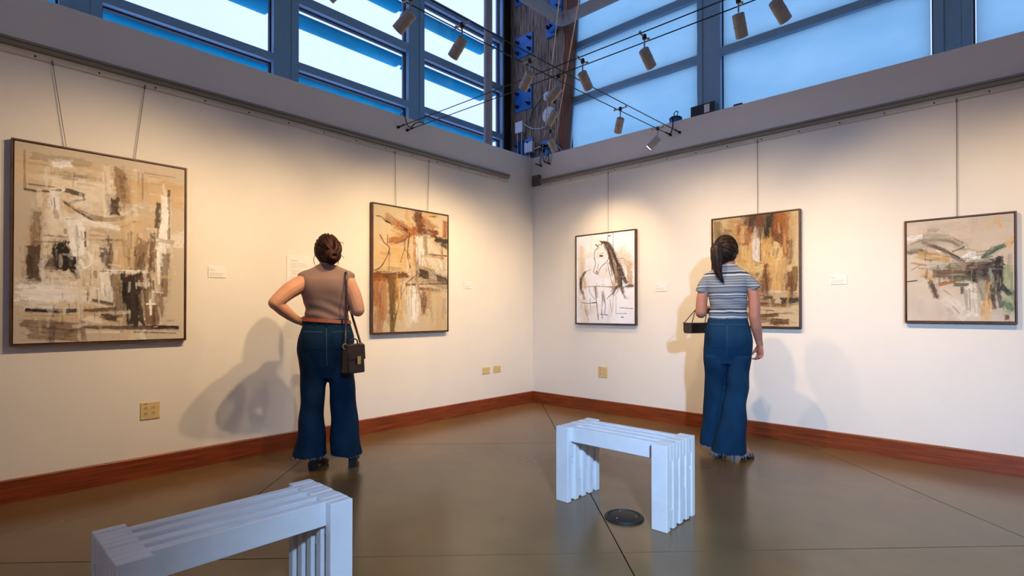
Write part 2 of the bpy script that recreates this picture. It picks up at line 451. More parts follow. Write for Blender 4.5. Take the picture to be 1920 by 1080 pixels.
STROKES_HORSE = '''
t .4 100 .4 100 148 88 652
m .6 77 .5 911 396 938 576
t .45 200 .4 786 265 912 365
t .4 167 .5 121 765 152 946
m .45 83 .5 703 508 653 593
d .9 10 .25 357 111 394 146 342 181 324 246 348 324 321 394 312 413 354 442 397 440 415 403 458 360 525 330 567 288 584 235
d .95 15 .2 426 75 466 98 445 125
d .9 13 .2 347 111 386 134 415 114
x .97 25 .1 429 244 466 247
d .8 8 .2 426 226 485 210
x .95 18 .1 365 414 375 429
d .8 8 .3 411 326 376 399
d .5 8 .4 477 209 497 242
d .85 47 .6 462 95 545 110 610 162 658 228 706 305 769 381 816 478 863 553
b .7 67 .65 528 136 593 225 624 312 672 389 736 487 751 551
d .8 30 .55 561 159 609 258 640 356 671 442
d .7 47 .6 721 380 784 488 783 573 814 659
b .7 27 .6 591 332 655 420 703 508
d .9 10 .4 487 89 561 181 592 268
d .9 10 .4 626 184 705 336 752 466 847 543
d .85 12 .3 558 331 590 440 637 560
d .6 7 .3 533 352 540 428
d .75 37 .6 164 412 110 461 82 539 89 607 106 652
d .7 8 .3 164 418 270 387
b .6 15 .5 125 585 352 583 587 597 653 614
d .7 15 .4 587 592 702 594 751 551 736 487
d .6 15 .5 652 658 552 722
d .7 33 .5 652 679 702 615 783 573
d .75 18 .5 343 588 358 721 381 855 396 966
d .7 15 .5 469 678 458 854 465 943
d .7 15 .5 494 700 518 788 508 887
d .6 10 .4 594 733 617 853 624 919
d .55 10 .4 652 701 633 875
d .5 8 .4 701 701 698 896
d .7 10 .3 231 586 247 654 340 727
d .6 7 .3 157 743 163 878
d .6 10 .4 254 721 255 855
d .85 15 .3 94 763 209 774 365 766
d .6 17 .5 431 899 566 906
d .8 12 .4 764 826 860 831 970 835
d .7 10 .4 714 891 875 889
x .9 15 .2 787 928 819 930
d .7 8 .3 181 856 222 979
d .8 10 .3 567 4 562 84
b .7 12 .4 653 4 654 143
d .8 20 .4 571 31 604 28
d .7 8 .4 659 175 674 261 706 289 834 290
d .75 40 .5 862 596 972 592
d .85 13 .4 496 91 594 150 658 239 721 358 800 510
d .8 13 .5 512 103 577 214 608 301 656 410 703 551
d .8 12 .5 594 161 690 272 753 381 816 468 886 554
d .7 12 .5 561 181 592 289 615 387 638 485
d .8 15 .5 658 260 737 370 784 509 798 638 845 724
d .7 12 .5 719 508 751 594 717 658 652 701
b .6 20 .6 626 227 705 379 752 509
d .6 10 .5 798 616 830 681 893 734
d .6 10 .5 611 119 707 230 785 361 848 468
d .45 43 .7 74 494 80 584
d .5 33 .7 123 652 140 720
b .4 43 .7 343 599 370 699
b .4 43 .7 469 656 498 766
d .5 33 .7 636 647 702 604
m .4 50 .6 145 495 160 596'''
STROKES_RUST = '''
l .6 106 .4 60 49 69 467
o .6 159 .4 258 75 368 94
b .55 106 .5 159 139 222 170
r .75 53 .45 327 91 337 350
k .85 146 .4 505 14 463 112
b .7 119 .4 624 8 596 111
x .95 159 .25 716 15 699 202
k .85 106 .4 776 197 724 256
r .9 119 .35 793 11 777 176
o .8 93 .4 881 19 889 266
b .65 66 .5 908 268 898 441
w .8 79 .35 543 128 525 402
a .7 106 .4 646 251 631 407
p .9 146 .35 787 307 773 404
x .9 12 .3 582 184 581 415
b .8 16 .4 498 422 591 437
b .7 8 .3 669 425 848 428
y .9 32 .3 670 399 711 396
p .6 79 .5 395 117 377 395
a .85 119 .35 363 415 484 464
p .8 132 .4 497 485 564 488
k .85 66 .45 649 461 626 689
a .7 146 .5 746 486 729 712
a .9 66 .4 768 641 766 744
o .75 79 .4 848 459 833 582
k .75 66 .5 896 543 893 716
l .8 61 .4 959 505 955 698
t .85 119 .4 559 739 984 749
x .85 74 .4 841 781 980 774
k .75 40 .5 545 802 841 817
t .8 74 .4 518 864 982 875
k .8 40 .45 583 907 763 898
k .85 74 .4 698 959 863 959
x .8 40 .4 638 741 702 743
t .7 53 .4 556 948 660 959
b .6 265 .5 53 619 495 654
k .7 79 .5 23 782 505 801
k .7 53 .5 21 902 504 906
b .7 159 .5 437 24 624 39
k .7 93 .5 558 34 569 172
x .7 58 .5 676 43 674 148
r .7 106 .5 843 36 851 264
o .6 106 .4 298 197 309 381
a .6 93 .4 434 259 445 398
k .6 66 .5 920 585 911 727
k .7 79 .6 726 173 851 264
x .6 66 .6 491 29 463 133
r .7 79 .5 436 131 421 237
o .6 93 .5 229 149 199 321
k .6 79 .6 641 554 645 700
r .6 66 .5 851 264 862 378
a .8 93 .4 671 305 670 409
k .7 66 .6 546 771 714 784
d .8 5 .3 919 968 937 962 962 967'''
STROKES_GREEN = '''
g .6 103 .45 182 173 420 203 540 281
g .6 43 .4 229 95 309 96
w .65 54 .4 17 172 136 158
d .8 54 .55 28 305 134 300 204 328
o .8 97 .4 158 337 385 386
d .6 48 .75 170 219 285 263 386 316 463 367 560 418
x .8 13 .6 182 214 285 265 386 322 474 362 539 406
x .7 16 .4 452 321 518 302 561 282
w .8 17 .3 296 299 330 313
q .8 52 .4 249 483 385 455 538 474
x .8 6 .3 249 536 362 500 441 435 517 473
b .85 97 .4 306 533 581 544
e .8 86 .4 538 542 623 569
d .92 65 .4 603 466 749 451 871 436
x .92 86 .35 624 501 665 593
x .82 173 .35 759 507 860 600
x .85 76 .4 871 425 890 689
q .5 54 .5 697 504 707 639
w .95 50 .2 566 379 625 360 687 425
q .8 26 .3 624 422 790 431
x .85 6 .3 625 354 677 369 729 367
n .9 48 .35 729 394 791 354 852 314 912 296
x .85 6 .3 729 405 791 315 842 297 912 285
v .8 97 .4 950 516 958 886
n .7 65 .5 918 831 972 875
n .9 37 .4 909 700 978 726
g .5 32 .5 961 386 949 603
b .9 37 .3 933 949 937 968
g .6 32 .55 686 605 695 862
d .75 65 .5 789 642 808 863
a .65 86 .45 748 662 756 952
c .8 97 .35 622 670 631 918
g .5 22 .5 558 702 589 884
x .65 39 .5 859 688 879 853
q .6 39 .4 568 907 551 930
a .6 65 .4 168 515 237 577
x .88 17 .35 7 602 103 593
b .7 54 .6 242 612 270 695 298 754
d .6 28 .6 248 636 282 719 302 772
r .8 39 .45 328 639 472 609
d .8 6 .3 361 692 449 757
e .85 39 .4 483 643 580 646
d .7 32 .45 537 679 537 725
r .5 22 .5 51 414 192 445
d .5 11 .4 50 486 133 442
c .4 130 .4 416 791 535 930
g .5 130 .5 52 259 251 214
b .5 130 .5 451 493 687 481
d .6 76 .5 623 546 687 504
x .7 97 .5 686 593 748 551
e .6 65 .6 450 585 602 590
x .75 65 .5 871 512 860 622
d .7 43 .6 809 664 818 797
x .7 43 .6 890 667 949 745
g .5 65 .5 717 617 726 773
a .5 39 .5 853 39 883 119
a .35 22 .4 762 19 782 132
a .55 76 .4 951 277 981 247'''
# ------------------------------------------------------------------ the room
XM, YM, ZC, HW = 9.0, -9.5, 6.2, 3.097
WX, WY = -0.48, 0.25          # inner faces of the window frames above the two walls
fl = struct('floor', MB().box((-0.7, YM - 0.3, -0.2), (XM + 0.3, 0.6, -0.012)), M_JOINT)
def clip_poly(poly, ax, lim, sign):
    out = []
    for i in range(len(poly)):
        a, b = poly[i], poly[(i + 1) % len(poly)]
        da, db = sign * (a[ax] - lim), sign * (b[ax] - lim)
        if da >= 0: out.append(a)
        if da * db < 0:
            t = da / (da - db); out.append((a[0] + t * (b[0] - a[0]), a[1] + t * (b[1] - a[1])))
    return out
us = [-11.65, -8.7, -5.75, -2.8, 0.15, 3.1, 6.05, 9.0]; ws = [0.0, 2.96, 5.93, 8.9, 11.85, 14.8, 17.75, 20.7]
for i in range(len(us) - 1):
    for j in range(len(ws) - 1):
        g = 0.0045
        u0, u1, w0, w1 = us[i] + g, us[i + 1] - g, ws[j] + g, ws[j + 1] - g
        poly = [((u + w) / 2, (u - w) / 2) for u, w in ((u0, w0), (u0, w1), (u1, w1), (u1, w0))]
        for ax, lim, sg in ((0, 0.0, 1), (0, XM, -1), (1, YM, 1), (1, 0.0, -1)):
            poly = clip_poly(poly, ax, lim, sg)
            if len(poly) < 3: break
        if len(poly) < 3: continue
        ar = sum(poly[k][0] * poly[(k + 1) % len(poly)][1] - poly[(k + 1) % len(poly)][0] * poly[k][1] for k in range(len(poly)))
        if abs(ar) < 0.02: continue
        if ar < 0: poly.reverse()
        mb = MB().rings([[(x, y, -0.012) for x, y in poly], [(x, y, 0.0) for x, y in poly]])
        struct('slab', mb, M_FLOOR, fl)

wl = struct('wall_left', MB().box((-0.62, YM, 0), (0, 0, HW)), M_WALL)
struct('upper_wall', MB().box((-0.62, YM, HW), (WX, -5.86, ZC)), M_WALL, wl); struct('header', MB().box((-0.62, -5.86, 5.98), (WX, 0.1, ZC)), M_WALL, wl)
wr = struct('wall_right', MB().box((-0.62, 0, 0), (XM, 0.42, HW)), M_WALL)
struct('upper_wall', MB().box((5.98, WY, HW), (XM, 0.42, ZC)), M_WALL, wr); struct('header', MB().box((0.3, WY, 5.98), (5.98, 0.42, ZC)), M_WALL, wr)
# walls behind the camera; high opening added to raise the blue ambient light
wb = MB().box((-0.62, YM - 0.2, 0), (XM, YM, 2.6)); wb.box((-0.62, YM - 0.2, 5.2), (XM, YM, ZC))
for a, b in ((-0.62, 3.4), (6.2, XM)): wb.box((a, YM - 0.2, 2.6), (b, YM, 5.2))
struct('wall_back', wb, M_WALL)
we = MB().box((XM, YM - 0.2, 0), (XM + 0.2, 0.42, 2.6)); we.box((XM, YM - 0.2, 5.2), (XM + 0.2, 0.42, ZC))
we.box((XM, YM - 0.2, 2.6), (XM + 0.2, 0.42, 5.2))
struct('wall_near', we, M_WALL)
struct('ceiling', MB().box((-0.7, YM - 0.2, ZC), (XM + 0.2, 0.6, ZC + 0.15)), M_CEIL)

def baseboard(name, along):
    t, h = 0.02, 0.141
    prof = [(0.0, 0.0), (t, 0.0), (t, h - 0.006), (t - 0.005, h), (0.0, h)]
    if along == 'y':
        r = [[(p[0], y, p[1]) for p in prof] for y in (YM, -0.0005)]
    else:
        r = [[(x, -p[0], p[1]) for p in reversed(prof)] for x in (0.0205, XM)]
    mb = MB().rings(r)
    # scribe moulding against the wall, a thin painted line above the wood
    return struct(name, mb, M_BASE)
baseboard('baseboard_left', 'y'); baseboard('baseboard_right', 'x')

# ------------------------------------------------------------------ clerestory windows
def slab_box(axis, plane, d0, d1, a0, a1, z0, z1, mb=None):
    """box given along a wall: d0..d1 outward from the frame face, a0..a1 along the wall"""
    mb = mb or MB()
    if axis == 'L': return mb.box((plane - d1, a0, z0), (plane - d0, a1, z1))
    return mb.box((a0, plane + d0, z0), (a1, plane + d1, z1))
ZT = 5.98
def window(idx, axis, plane, a0, a1, bars, shades, jl=0.066, jr=0.066, slant=0.0):
    w = structroot('window_%d' % idx)
    zs = [HW] + [z for b in bars for z in b] + [ZT]
    for s, (p, q) in (('l', (a0 - jl, a0)), ('r', (a1, a1 + jr))):
        if s == 'l' and slant:
            zz = (HW, ZT); f = lambda z: a0 + slant * (z - 3.25)
            mb = MB().hexa([(f(zz[0]) - jl, plane, zz[0]), (f(zz[0]), plane, zz[0]), (f(zz[0]), plane + 0.13, zz[0]), (f(zz[0]) - jl, plane + 0.13, zz[0]),
                            (f(zz[1]) - jl, plane, zz[1]), (f(zz[1]), plane, zz[1]), (f(zz[1]), plane + 0.13, zz[1]), (f(zz[1]) - jl, plane + 0.13, zz[1])])
        else:
            mb = slab_box(axis, plane, 0, 0.13, p, q, HW, ZT)
        struct('jamb', mb, M_FRAME, w)
    for z0, z1 in bars:
        struct('transom_bar', slab_box(axis, plane, 0.002, 0.125, a0, a1, z0, z1), M_FRAME, w)
    for k in range(0, len(zs), 2):
        z0, z1 = zs[k], zs[k + 1]
        # dark glazing gasket round each pane
        gk = MB(); g = 0.012
        for p, q, r, t in ((a0, a0 + g, z0, z1), (a1 - g, a1, z0, z1), (a0 + g, a1 - g, z0, z0 + g), (a0 + g, a1 - g, z1 - g, z1)):
            slab_box(axis, plane, 0.06, 0.10, p, q, r, t, gk)
        struct('gasket', gk, M_GASKET, w)
        struct('pane', slab_box(axis, plane, 0.076, 0.084, a0 + 0.004, a1 - 0.004, z0 + 0.004, z1 - 0.004), M_GLASS, w)
        if shades:
            n = 14; gap = 0.019; vs = []; fs = []
            rnd = random.Random(idx * 10 + k)
            for iz in range(6):
                for ix in range(n + 1):
                    x = a0 + gap + (a1 - a0 - 2 * gap) * ix / n; z = z0 + 0.006 + (z1 - z0 - 0.012) * iz / 5
                    vs.append((x, plane + 0.045 + 0.004 * math.sin(x * 5 + iz * 1.3 + idx) + rnd.uniform(-0.001, 0.001), z))
            for iz in range(5):
                for ix in range(n):
                    a = iz * (n + 1) + ix; fs.append((a, a + 1, a + n + 2, a + n + 1))
            mb = MB().add(vs, fs)
            struct('blind', mb, M_SHADE, w, smooth=60)
    return w
BL = [(3.432, 3.505), (4.06, 4.152), (4.722, 4.797), (5.37, 5.445)]
window(1, 'L', WX, -5.79, -4.556, BL, False)
window(2, 'L', WX, -4.312, -3.062, BL, False)
window(3, 'L', WX, -2.828, -1.569, BL, False)
window(4, 'L', WX, -1.348, -0.055, BL, False, jr=0.03)
BR = [(3.755, 3.828), (4.415, 4.495), (5.15, 5.23)]
window(5, 'R', WY, 0.395, 2.05, BR, True, jl=0.05, jr=0.055, slant=0.075)
window(6, 'R', WY, 2.29, 3.983, BR, True)
window(7, 'R', WY, 4.222, 5.915, BR, True)
# recessed mullion posts between the frames
for i, (axis, plane, a, b) in enumerate((('L', WX, -4.49, -4.378), ('L', WX, -2.996, -2.894), ('L', WX, -1.503, -1.414),
                                         ('R', WY, 2.107, 2.222), ('R', WY, 4.051, 4.154))):
    struct('trim_%d' % (i + 1), slab_box(axis, plane, 0.008, 0.14, a, b, HW, ZT), M_FRAME)
struct('trim_6', MB().box((-0.62, -0.026, HW), (WX + 0.001, 0.26, ZT)), M_DARKTRIM)

# sun louvers outside the left windows
def blade_mesh(y0, y1, x=-0.85, z=0.0):
    prof = [(x + 0.095 * math.cos(t), z + 0.034 * math.sin(t) + 0.02 * math.cos(t)) for t in [2 * PI * k / 20 for k in range(20)]]
    rg = []
    for y, s in ((y0, 1.0), (y1 - 0.035, 1.0), (y1 - 0.015, 0.93), (y1, 0.55)):
        rg.append([(x + (p[0] - x) * s, y, z + (p[1] - z) * s) for p in prof])
    return MB().rings(rg)
rows = [(3.475, 'lowest'), (4.10, 'second from below'), (4.745, 'third from below')]
bays = [(-5.75, -4.42, 'first from the left', 0), (-4.34, -2.945, 'second from the left', 1), (-2.87, -1.425, 'third from the left', 2), (-1.36, -0.03, 'beside the timber column', 3)]
for y0, y1, bn, bi in bays:
    for z, rn in rows:
        if bi == 0 and z > 4: continue
        if bi == 1 and z > 4.5: continue
        t = thing('sun_louver', 'blue metal sun louver outside left window %s, %s row' % (bn, rn), 'louver', (-0.85, (y0 + y1) / 2, z), group='sun louvers outside the left windows')
        c = -(y0 + y1) / 2
        obj('blade', blade_mesh(y0 + c, y1 + c, 0.0, 0.0), M_BLADE, t, smooth=40)
        for e in (y1 + c + 0.012,):
            br = MB().box((-0.03, e, -0.02), (0.24, e + 0.012, 0.03)); br.box((0.05, e - 0.012, -0.055), (0.12, e + 0.024, -0.02)); br.box((0.228, e - 0.03, -0.06), (0.24, e + 0.04, 0.06))
            obj('bracket', br, M_BLADE, t)

# ------------------------------------------------------------------ timber column in the corner
cy = 0.10
col = thing('timber_column', 'rough dark timber column with blue steel plates in the corner above the walls', 'column', (0.0, cy, HW))
xl = -0.478; xr = lambda z: 0.335 + 0.0755 * (z - 3.1)
edges = [-0.478, -0.33, -0.19, -0.07, 0.06, 0.18]
rnd = random.Random(4)
for k in range(len(edges)):
    a = edges[k]; b = edges[k + 1] - 0.004 if k + 1 < len(edges) else None
    d = rnd.uniform(0, 0.008)
    z0, z1 = 0.0, ZT - HW
    if b is None:
        p = [(a, d, z0), (xr(HW), d, z0), (xr(HW), 0.148, z0), (a, 0.148, z0), (a, d, z1), (xr(ZT), d, z1), (xr(ZT), 0.148, z1), (a, 0.148, z1)]
        mb = MB().hexa(p)
    else:
        mb = MB().box((a, d, z0), (b, 0.148, z1))
    obj('board', mb, M_WOODCOL, col)
p = []
for z in (0.0, ZT - HW):
    x = xr(HW + z) + 0.004
    p += [(x, -0.012, z), (x + 0.062, -0.012, z), (x + 0.062, 0.149, z), (x, 0.149, z)]
obj('edge_board', MB().hexa(p), M_WOODEDGE, col)
def plate(x0, x1, z0, z1):
    pl = obj('steel_plate', MB().box((x0, -0.012, z0 - HW), (x1, -0.0005, z1 - HW)), M_BLUESTEEL, col, bevel=0.002)
    for bx in (x0 + 0.05, x1 - 0.05):
        for bz in (z0 + 0.07, z1 - 0.07):
            c = (bx, -0.012, bz - HW)
            mb = MB().tube([(bx, -0.012, c[2]), (bx, -0.024, c[2])], 0.026, 6); mb.tube([(bx, -0.02, c[2]), (bx, -0.075, c[2])], 0.012, 8)
            obj('bolt', mb, M_BLACK, pl, smooth=40)
plate(-0.385, -0.078, 4.508, 4.79); plate(-0.392, -0.092, 3.795, 4.105); plate(-0.392, -0.074, 3.12, 3.407); plate(-0.381, -0.12, 5.22, 5.5)
plate(0.2, 0.40, 4.87, 5.3); plate(0.15, 0.30, 4.64, 4.80); plate(0.055, 0.193, 3.12, 3.32)

# junction boxes, conduits, ceiling-rose discs and loose wires fixed to the column
def jbox(x0, x1, z0, z1, label, cond):
    t = thing('junction_box', label, 'electrical box', ((x0 + x1) / 2, cy, z0))
    h = (x1 - x0) / 2
    obj('cover', MB().box((-h, -0.062, 0), (h, -0.056, z1 - z0)), M_WHITEMETAL, t, bevel=0.002)
    obj('housing', MB().box((-h + 0.004, -0.056, 0.004), (h - 0.004, 0.0, z1 - z0 - 0.004)), M_WHITEMETAL, t)
    for cx in cond:
        obj('conduit', MB().tube([(cx, -0.03, 0.004), (cx, -0.03, HW - z0 + 0.002)], 0.012, 10), M_STEEL, t, smooth=40)
jbox(-0.339, -0.211, 3.50, 3.645, 'white junction box with two conduits, upper one on the timber column', (-0.04, 0.03))
jbox(-0.178, -0.041, 3.205, 3.342, 'white junction box just above the wall corner, lower one on the column', (0.0,))
def disc(x, z, r, label):
    t = thing('cover_disc', label, 'cover plate', (x, cy, z))
    mb = MB(); rg = []
    for rr, y in ((r, -0.0005), (r, -0.018), (r - 0.012, -0.026), (0.004, -0.028)):
        rg.append([(rr * math.cos(2 * PI * k / 28), y, rr * math.sin(2 * PI * k / 28)) for k in range(28)])
    obj('plate', mb.rings(rg), M_WHITEMETAL, t, smooth=35)
    obj('screw', MB().tube([(0, -0.028, 0), (0, -0.034, 0)], 0.01, 8), M_STEEL, t)
disc(0.195, 3.63, 0.10, 'large round white cover disc on the timber column')
disc(0.16, 3.875, 0.055, 'small round white cover disc, the upper one on the timber column')
w1 = spline([(-0.21, cy - 0.035, 3.61), (-0.1, cy - 0.03, 3.53), (0.03, cy - 0.025, 3.487), (0.14, cy - 0.025, 3.49), (0.19, cy - 0.03, 3.54)], 5)
tag(obj('electric_wire', MB().tube(w1, 0.006, 6), M_WHITEMETAL, smooth=60), 'pale wire drooping from upper junction box to large disc on the column', 'wire')
w2 = spline([(0.12, cy - 0.025, 3.88), (0.0, cy - 0.02, 3.80), (-0.062, cy - 0.02, 3.75), (-0.1, cy - 0.02, 3.66), (-0.12, cy - 0.02, 3.60)], 5)
tag(obj('electric_wire', MB().tube(w2, 0.005, 6), M_CABLE, smooth=60), 'dark wire hanging from small disc down the timber column', 'wire')
w3 = spline([(-0.04, cy - 0.03, 3.235), (0.1, cy - 0.03, 3.25), (0.236, cy - 0.03, 3.255), (0.35, cy - 0.03, 3.20), (0.42, cy - 0.03, 3.11)], 6)
tag(obj('curved_conduit', MB().tube(w3, 0.011, 8), M_STEEL, smooth=60), 'bent steel conduit arching just above the wall top beside the column', 'conduit')

# pipes
t = thing('roof_pipe', 'two thick grey pipes meeting in an elbow in front of the timber column', 'pipe', (0.54, -0.1, 4.62))
obj('pipe_run', MB().tube([(0, -0.05, 0), (0, -5.0, 0)], 0.066, 20), M_PIPE, t, smooth=40)
obj('pipe_run', MB().tube([(0.05, 0, 0), (5.6, 0, 0)], 0.066, 20), M_PIPE, t, smooth=40)
obj('elbow', MB().tube(spline([(0, -0.14, 0), (0, -0.03, 0), (0.03, 0, 0), (0.14, 0, 0)], 5), 0.072, 20), M_PIPE, t, smooth=40)
arm = MB().tube([(0, 0, 0), (-0.16, 0.1, 0.02), (-0.3, 0.185, 0.06)], 0.035, 10); arm.box((-0.38, 0.175, -0.02), (-0.24, 0.19, 0.14))
obj('support_arm', arm, M_BLUESTEEL, t, smooth=40)
t = thing('standpipe', 'vertical grey pipe rising in front of the left window nearest the corner', 'pipe', (-0.12, -0.678, HW))
obj('pipe_run', MB().tube([(0, 0, 0), (0, 0, ZC - HW)], 0.052, 20), M_PIPE, t, smooth=40)
obj('flange', MB().lathe([(0.085, 0.0), (0.085, 0.012), (0.057, 0.02)], n=20), M_PIPE, t, smooth=30)

# ------------------------------------------------------------------ picture rails
def rail(axis, a0, a1, label):
    L = a1 - a0
    t = thing('picture_rail', label, 'rail', (0, a0, 2.70) if axis == 'y' else (a0, 0, 2.70), 0 if axis == 'x' else PI / 2)
    # local: x along the wall, -y into the room (right wall); the left wall is turned to suit
    def ext(prof): return MB().rings([[(x, -p[0], p[1]) for p in prof] for x in (0, L)])
    up = [(0.0005, 0.052), (0.030, 0.052), (0.036, 0.058), (0.036, 0.066), (0.029, 0.070), (0.029, 0.078), (0.042, 0.082), (0.042, 0.096), (0.030, 0.101), (0.0005, 0.101)]
    lo = [(0.0005, 0.006), (0.012, 0.006), (0.015, 0.010), (0.015, 0.032), (0.012, 0.036), (0.0005, 0.036)]
    obj('upper_channel', ext(up), M_RAIL, t, smooth=20)
    obj('lower_strip', ext(lo), M_RAILLIGHT, t, smooth=20)
    n = int(L / 0.305)
    sc = MB().tube([(0, -0.0145, 0.022), (0, -0.0175, 0.022)], 0.006, 8).mesh('screw')
    for k in range(n): link('screw', sc, M_CABLE if k == 0 else None, t, ((k + 0.5) * L / n, 0, 0))
    return t
# left rail runs along y at x = 0: local x -> +y, local -y -> +x
r1 = rail('y', -9.3, -0.46, 'grey metal picture rail along the left wall')
r2 = rail('x', 0.14, 8.8, 'grey metal picture rail along the right wall')
obj('end_block', MB().box((-0.115, -0.045, 0.03), (0.0, -0.0005, 0.158)), mat('end_block_grey', srgb(98, 90, 82), 0.6, noise=0.15, nscale=30, stretch=(1, 1, 5)), r2, bevel=0.003)

# ------------------------------------------------------------------ cable lighting
ZK = 2.945
def cable_run(name_label, pts_a, pts_b, anchors, m=M_CABLE):
    t = thing('light_cable_pair', name_label, 'cable', pts_a[0])
    o = Vector(pts_a[0])
    for p in (pts_a, pts_b):
        obj('cable', MB().tube([Vector(q) - o for q in spline(p, 8)], 0.0042, 6), m, t, smooth=60)
    for a, d in anchors:
        a = Vector(a) - o; d = Vector(d).normalized()
        mb = MB().tube([a - d * 0.001, a + d * 0.016], 0.014, 10); mb.tube([a + d * 0.016, a + d * 0.11], 0.0075, 8)
        obj('anchor', mb, M_CABLE, t, smooth=40)
cable_run('pair of thin cables from the left wall running towards the right windows',
          [(0.001, -2.043, 2.972), (1.93, -2.05, ZK), (4.5, -2.05, ZK), (8.99, -2.05, 2.97)], [(0.001, -1.937, 2.968), (1.93, -1.93, ZK), (4.5, -1.93, ZK), (8.99, -1.93, 2.97)],
          [((0, -2.043, 2.972), (1, 0, 0)), ((0, -1.937, 2.968), (1, 0, 0))])
cable_run('pair of thin cables from the right wall running towards the left windows',
          [(1.876, -0.001, 2.968), (1.87, -1.99, ZK - 0.012), (1.87, -4.5, ZK - 0.012), (1.876, -9.49, 2.97)], [(1.976, -0.001, 2.972), (1.99, -1.99, ZK - 0.012), (1.99, -4.5, ZK - 0.012), (1.976, -9.49, 2.97)],
          [((1.876, 0, 2.968), (0, -1, 0)), ((1.976, 0, 2.972), (0, -1, 0))])
dv = Vector((0.663, -0.749, 0)); nv = Vector((0.749, 0.663, 0)) * 0.058
def cpt(s, k, z=ZK + 0.012): return tuple(Vector((0.21, -0.001, z)) + dv * s + nv * k)
cable_run('pair of thin cables from the corner running out overhead',
          [(0.144, -0.001, 2.976), cpt(0.4, -1), cpt(2.6, -1), cpt(9.0, -1)], [(0.28, -0.001, 2.976), cpt(0.4, 1), cpt(2.6, 1), cpt(9.0, 1)],
          [((0.144, 0, 2.976), (0, -1, 0)), ((0.28, 0, 2.976), (0, -1, 0))], M_STEEL)

def lamp_body_mesh():
    pr = [(0.003, 0.0), (0.031, 0.0), (0.034, 0.004), (0.034, 0.016), (0.0325, 0.018), (0.0325, 0.021), (0.034, 0.023), (0.034, 0.052), (0.0325, 0.054),
          (0.0325, 0.058), (0.0355, 0.060), (0.0355, 0.066), (0.034, 0.068), (0.0345, 0.128), (0.031, 0.128), (0.030, 0.116)]
    return MB().lathe(pr, n=24).mesh('lamp_housing')
_bm = lamp_body_mesh(); _bm.polygons.foreach_set('use_smooth', [True] * len(_bm.polygons)); _bm.set_sharp_from_angle(angle=R(30)); _bm.materials.append(M_LAMP)
_ln = MB().lathe([(0.0300, 0.1265), (0.0300, 0.1285), (0.024, 0.1315), (0.001, 0.133)], n=20).mesh('lens'); _ln.materials.append(M_LENS)
def lamp(pos, bar_dir, target, label, power=1.0, stem=0.07, size=80, blend=0.9, glow=0):
    x, y, z = pos
    t = thing('track_light', label, 'spotlight', (x, y, z), group='small cylinder spotlights on the cables')
    d = Vector(bar_dir).normalized()
    bar = MB().tube([-d * 0.066, d * 0.066], 0.006, 8); 
    for s in (-1, 1): bar.tube([d * 0.056 * s - Vector((0, 0, 0.004)), d * 0.056 * s + Vector((0, 0, 0.014))], 0.0075, 8)
    obj('crossbar', bar, M_STEEL, t, smooth=40)
    obj('hub', MB().lathe([(0.012, -0.018), (0.014, -0.012), (0.014, 0.01), (0.008, 0.016)], n=12), M_BLACK, t, smooth=40)
    obj('stem', MB().tube([(0, 0, -0.014), (0, 0, -stem)], 0.0055, 8), M_STEEL, t, smooth=40)
    a = (Vector(target) - Vector((x, y, z - stem - 0.03))).normalized()
    q = Vector((0, 0, 1)).rotation_difference(a)
    loc = Vector((0, 0, -stem)) - a * 0.014 - (a.cross(Vector((0, 0, 1))).normalized().cross(a)) * -0.0 + Vector((0, 0, -0.028))
    h = link('lamp_housing', _bm, None, t, loc); h.rotation_mode = 'QUATERNION'; h.rotation_quaternion = q
    link('lens', _ln, None, h, (0, 0, 0 if glow else -0.010))
    ld = bpy.data.lights.new('lamp_light', 'SPOT'); ld.energy = SPOT_POWER * power; ld.color = SPOT_COLOR; ld.spot_size = R(size); ld.spot_blend = blend; ld.shadow_soft_size = 0.022
    lo = bpy.data.objects.new('lamp_light', ld); COL.objects.link(lo); lo.parent = h; lo.location = (0, 0, 0.137); lo.rotation_euler = (PI, 0, 0)
    return t
YB = (0, 1, 0); XB = (1, 0, 0)
# on the cables parallel to the right wall, aimed at the right wall
lamp((2.18, -1.99, ZK), YB, (2.0, 0, 1.22), 'spotlight on the right cables nearest the timber column, aimed at the horse wall', 0.9)
lamp((2.67, -1.99, ZK), YB, (2.75, 0, 1.22), 'second spotlight from the column on the cables before the right windows', 1.0)
lamp((3.27, -1.99, ZK), YB, (3.15, -0.4, 0.95), 'third spotlight from the column on the right cables, hanging upright', 0.6)
lamp((3.47, -1.99, ZK), YB, (4.1, 0, 1.22), 'rightmost spotlight at the top edge, before the widest right window', 1.0)
lamp((4.75, -1.99, ZK), YB, (5.0, 0, 1.22), 'spotlight out of frame on the right cables', 0.9)
lamp((7.2, -1.99, ZK), YB, (8.9, -5.0, 1.6), 'added fill spotlight out of frame at the far end of the right cables', 0.7, size=110)  # unseen lamp added for warm bounce off the near wall
lamp((1.93, -6.9, ZK - 0.02), XB, (4.2, -9.4, 1.6), 'added fill spotlight out of frame at the rear end of the left cables', 2.2, size=110)  # unseen lamp added to bounce warm light off the back wall
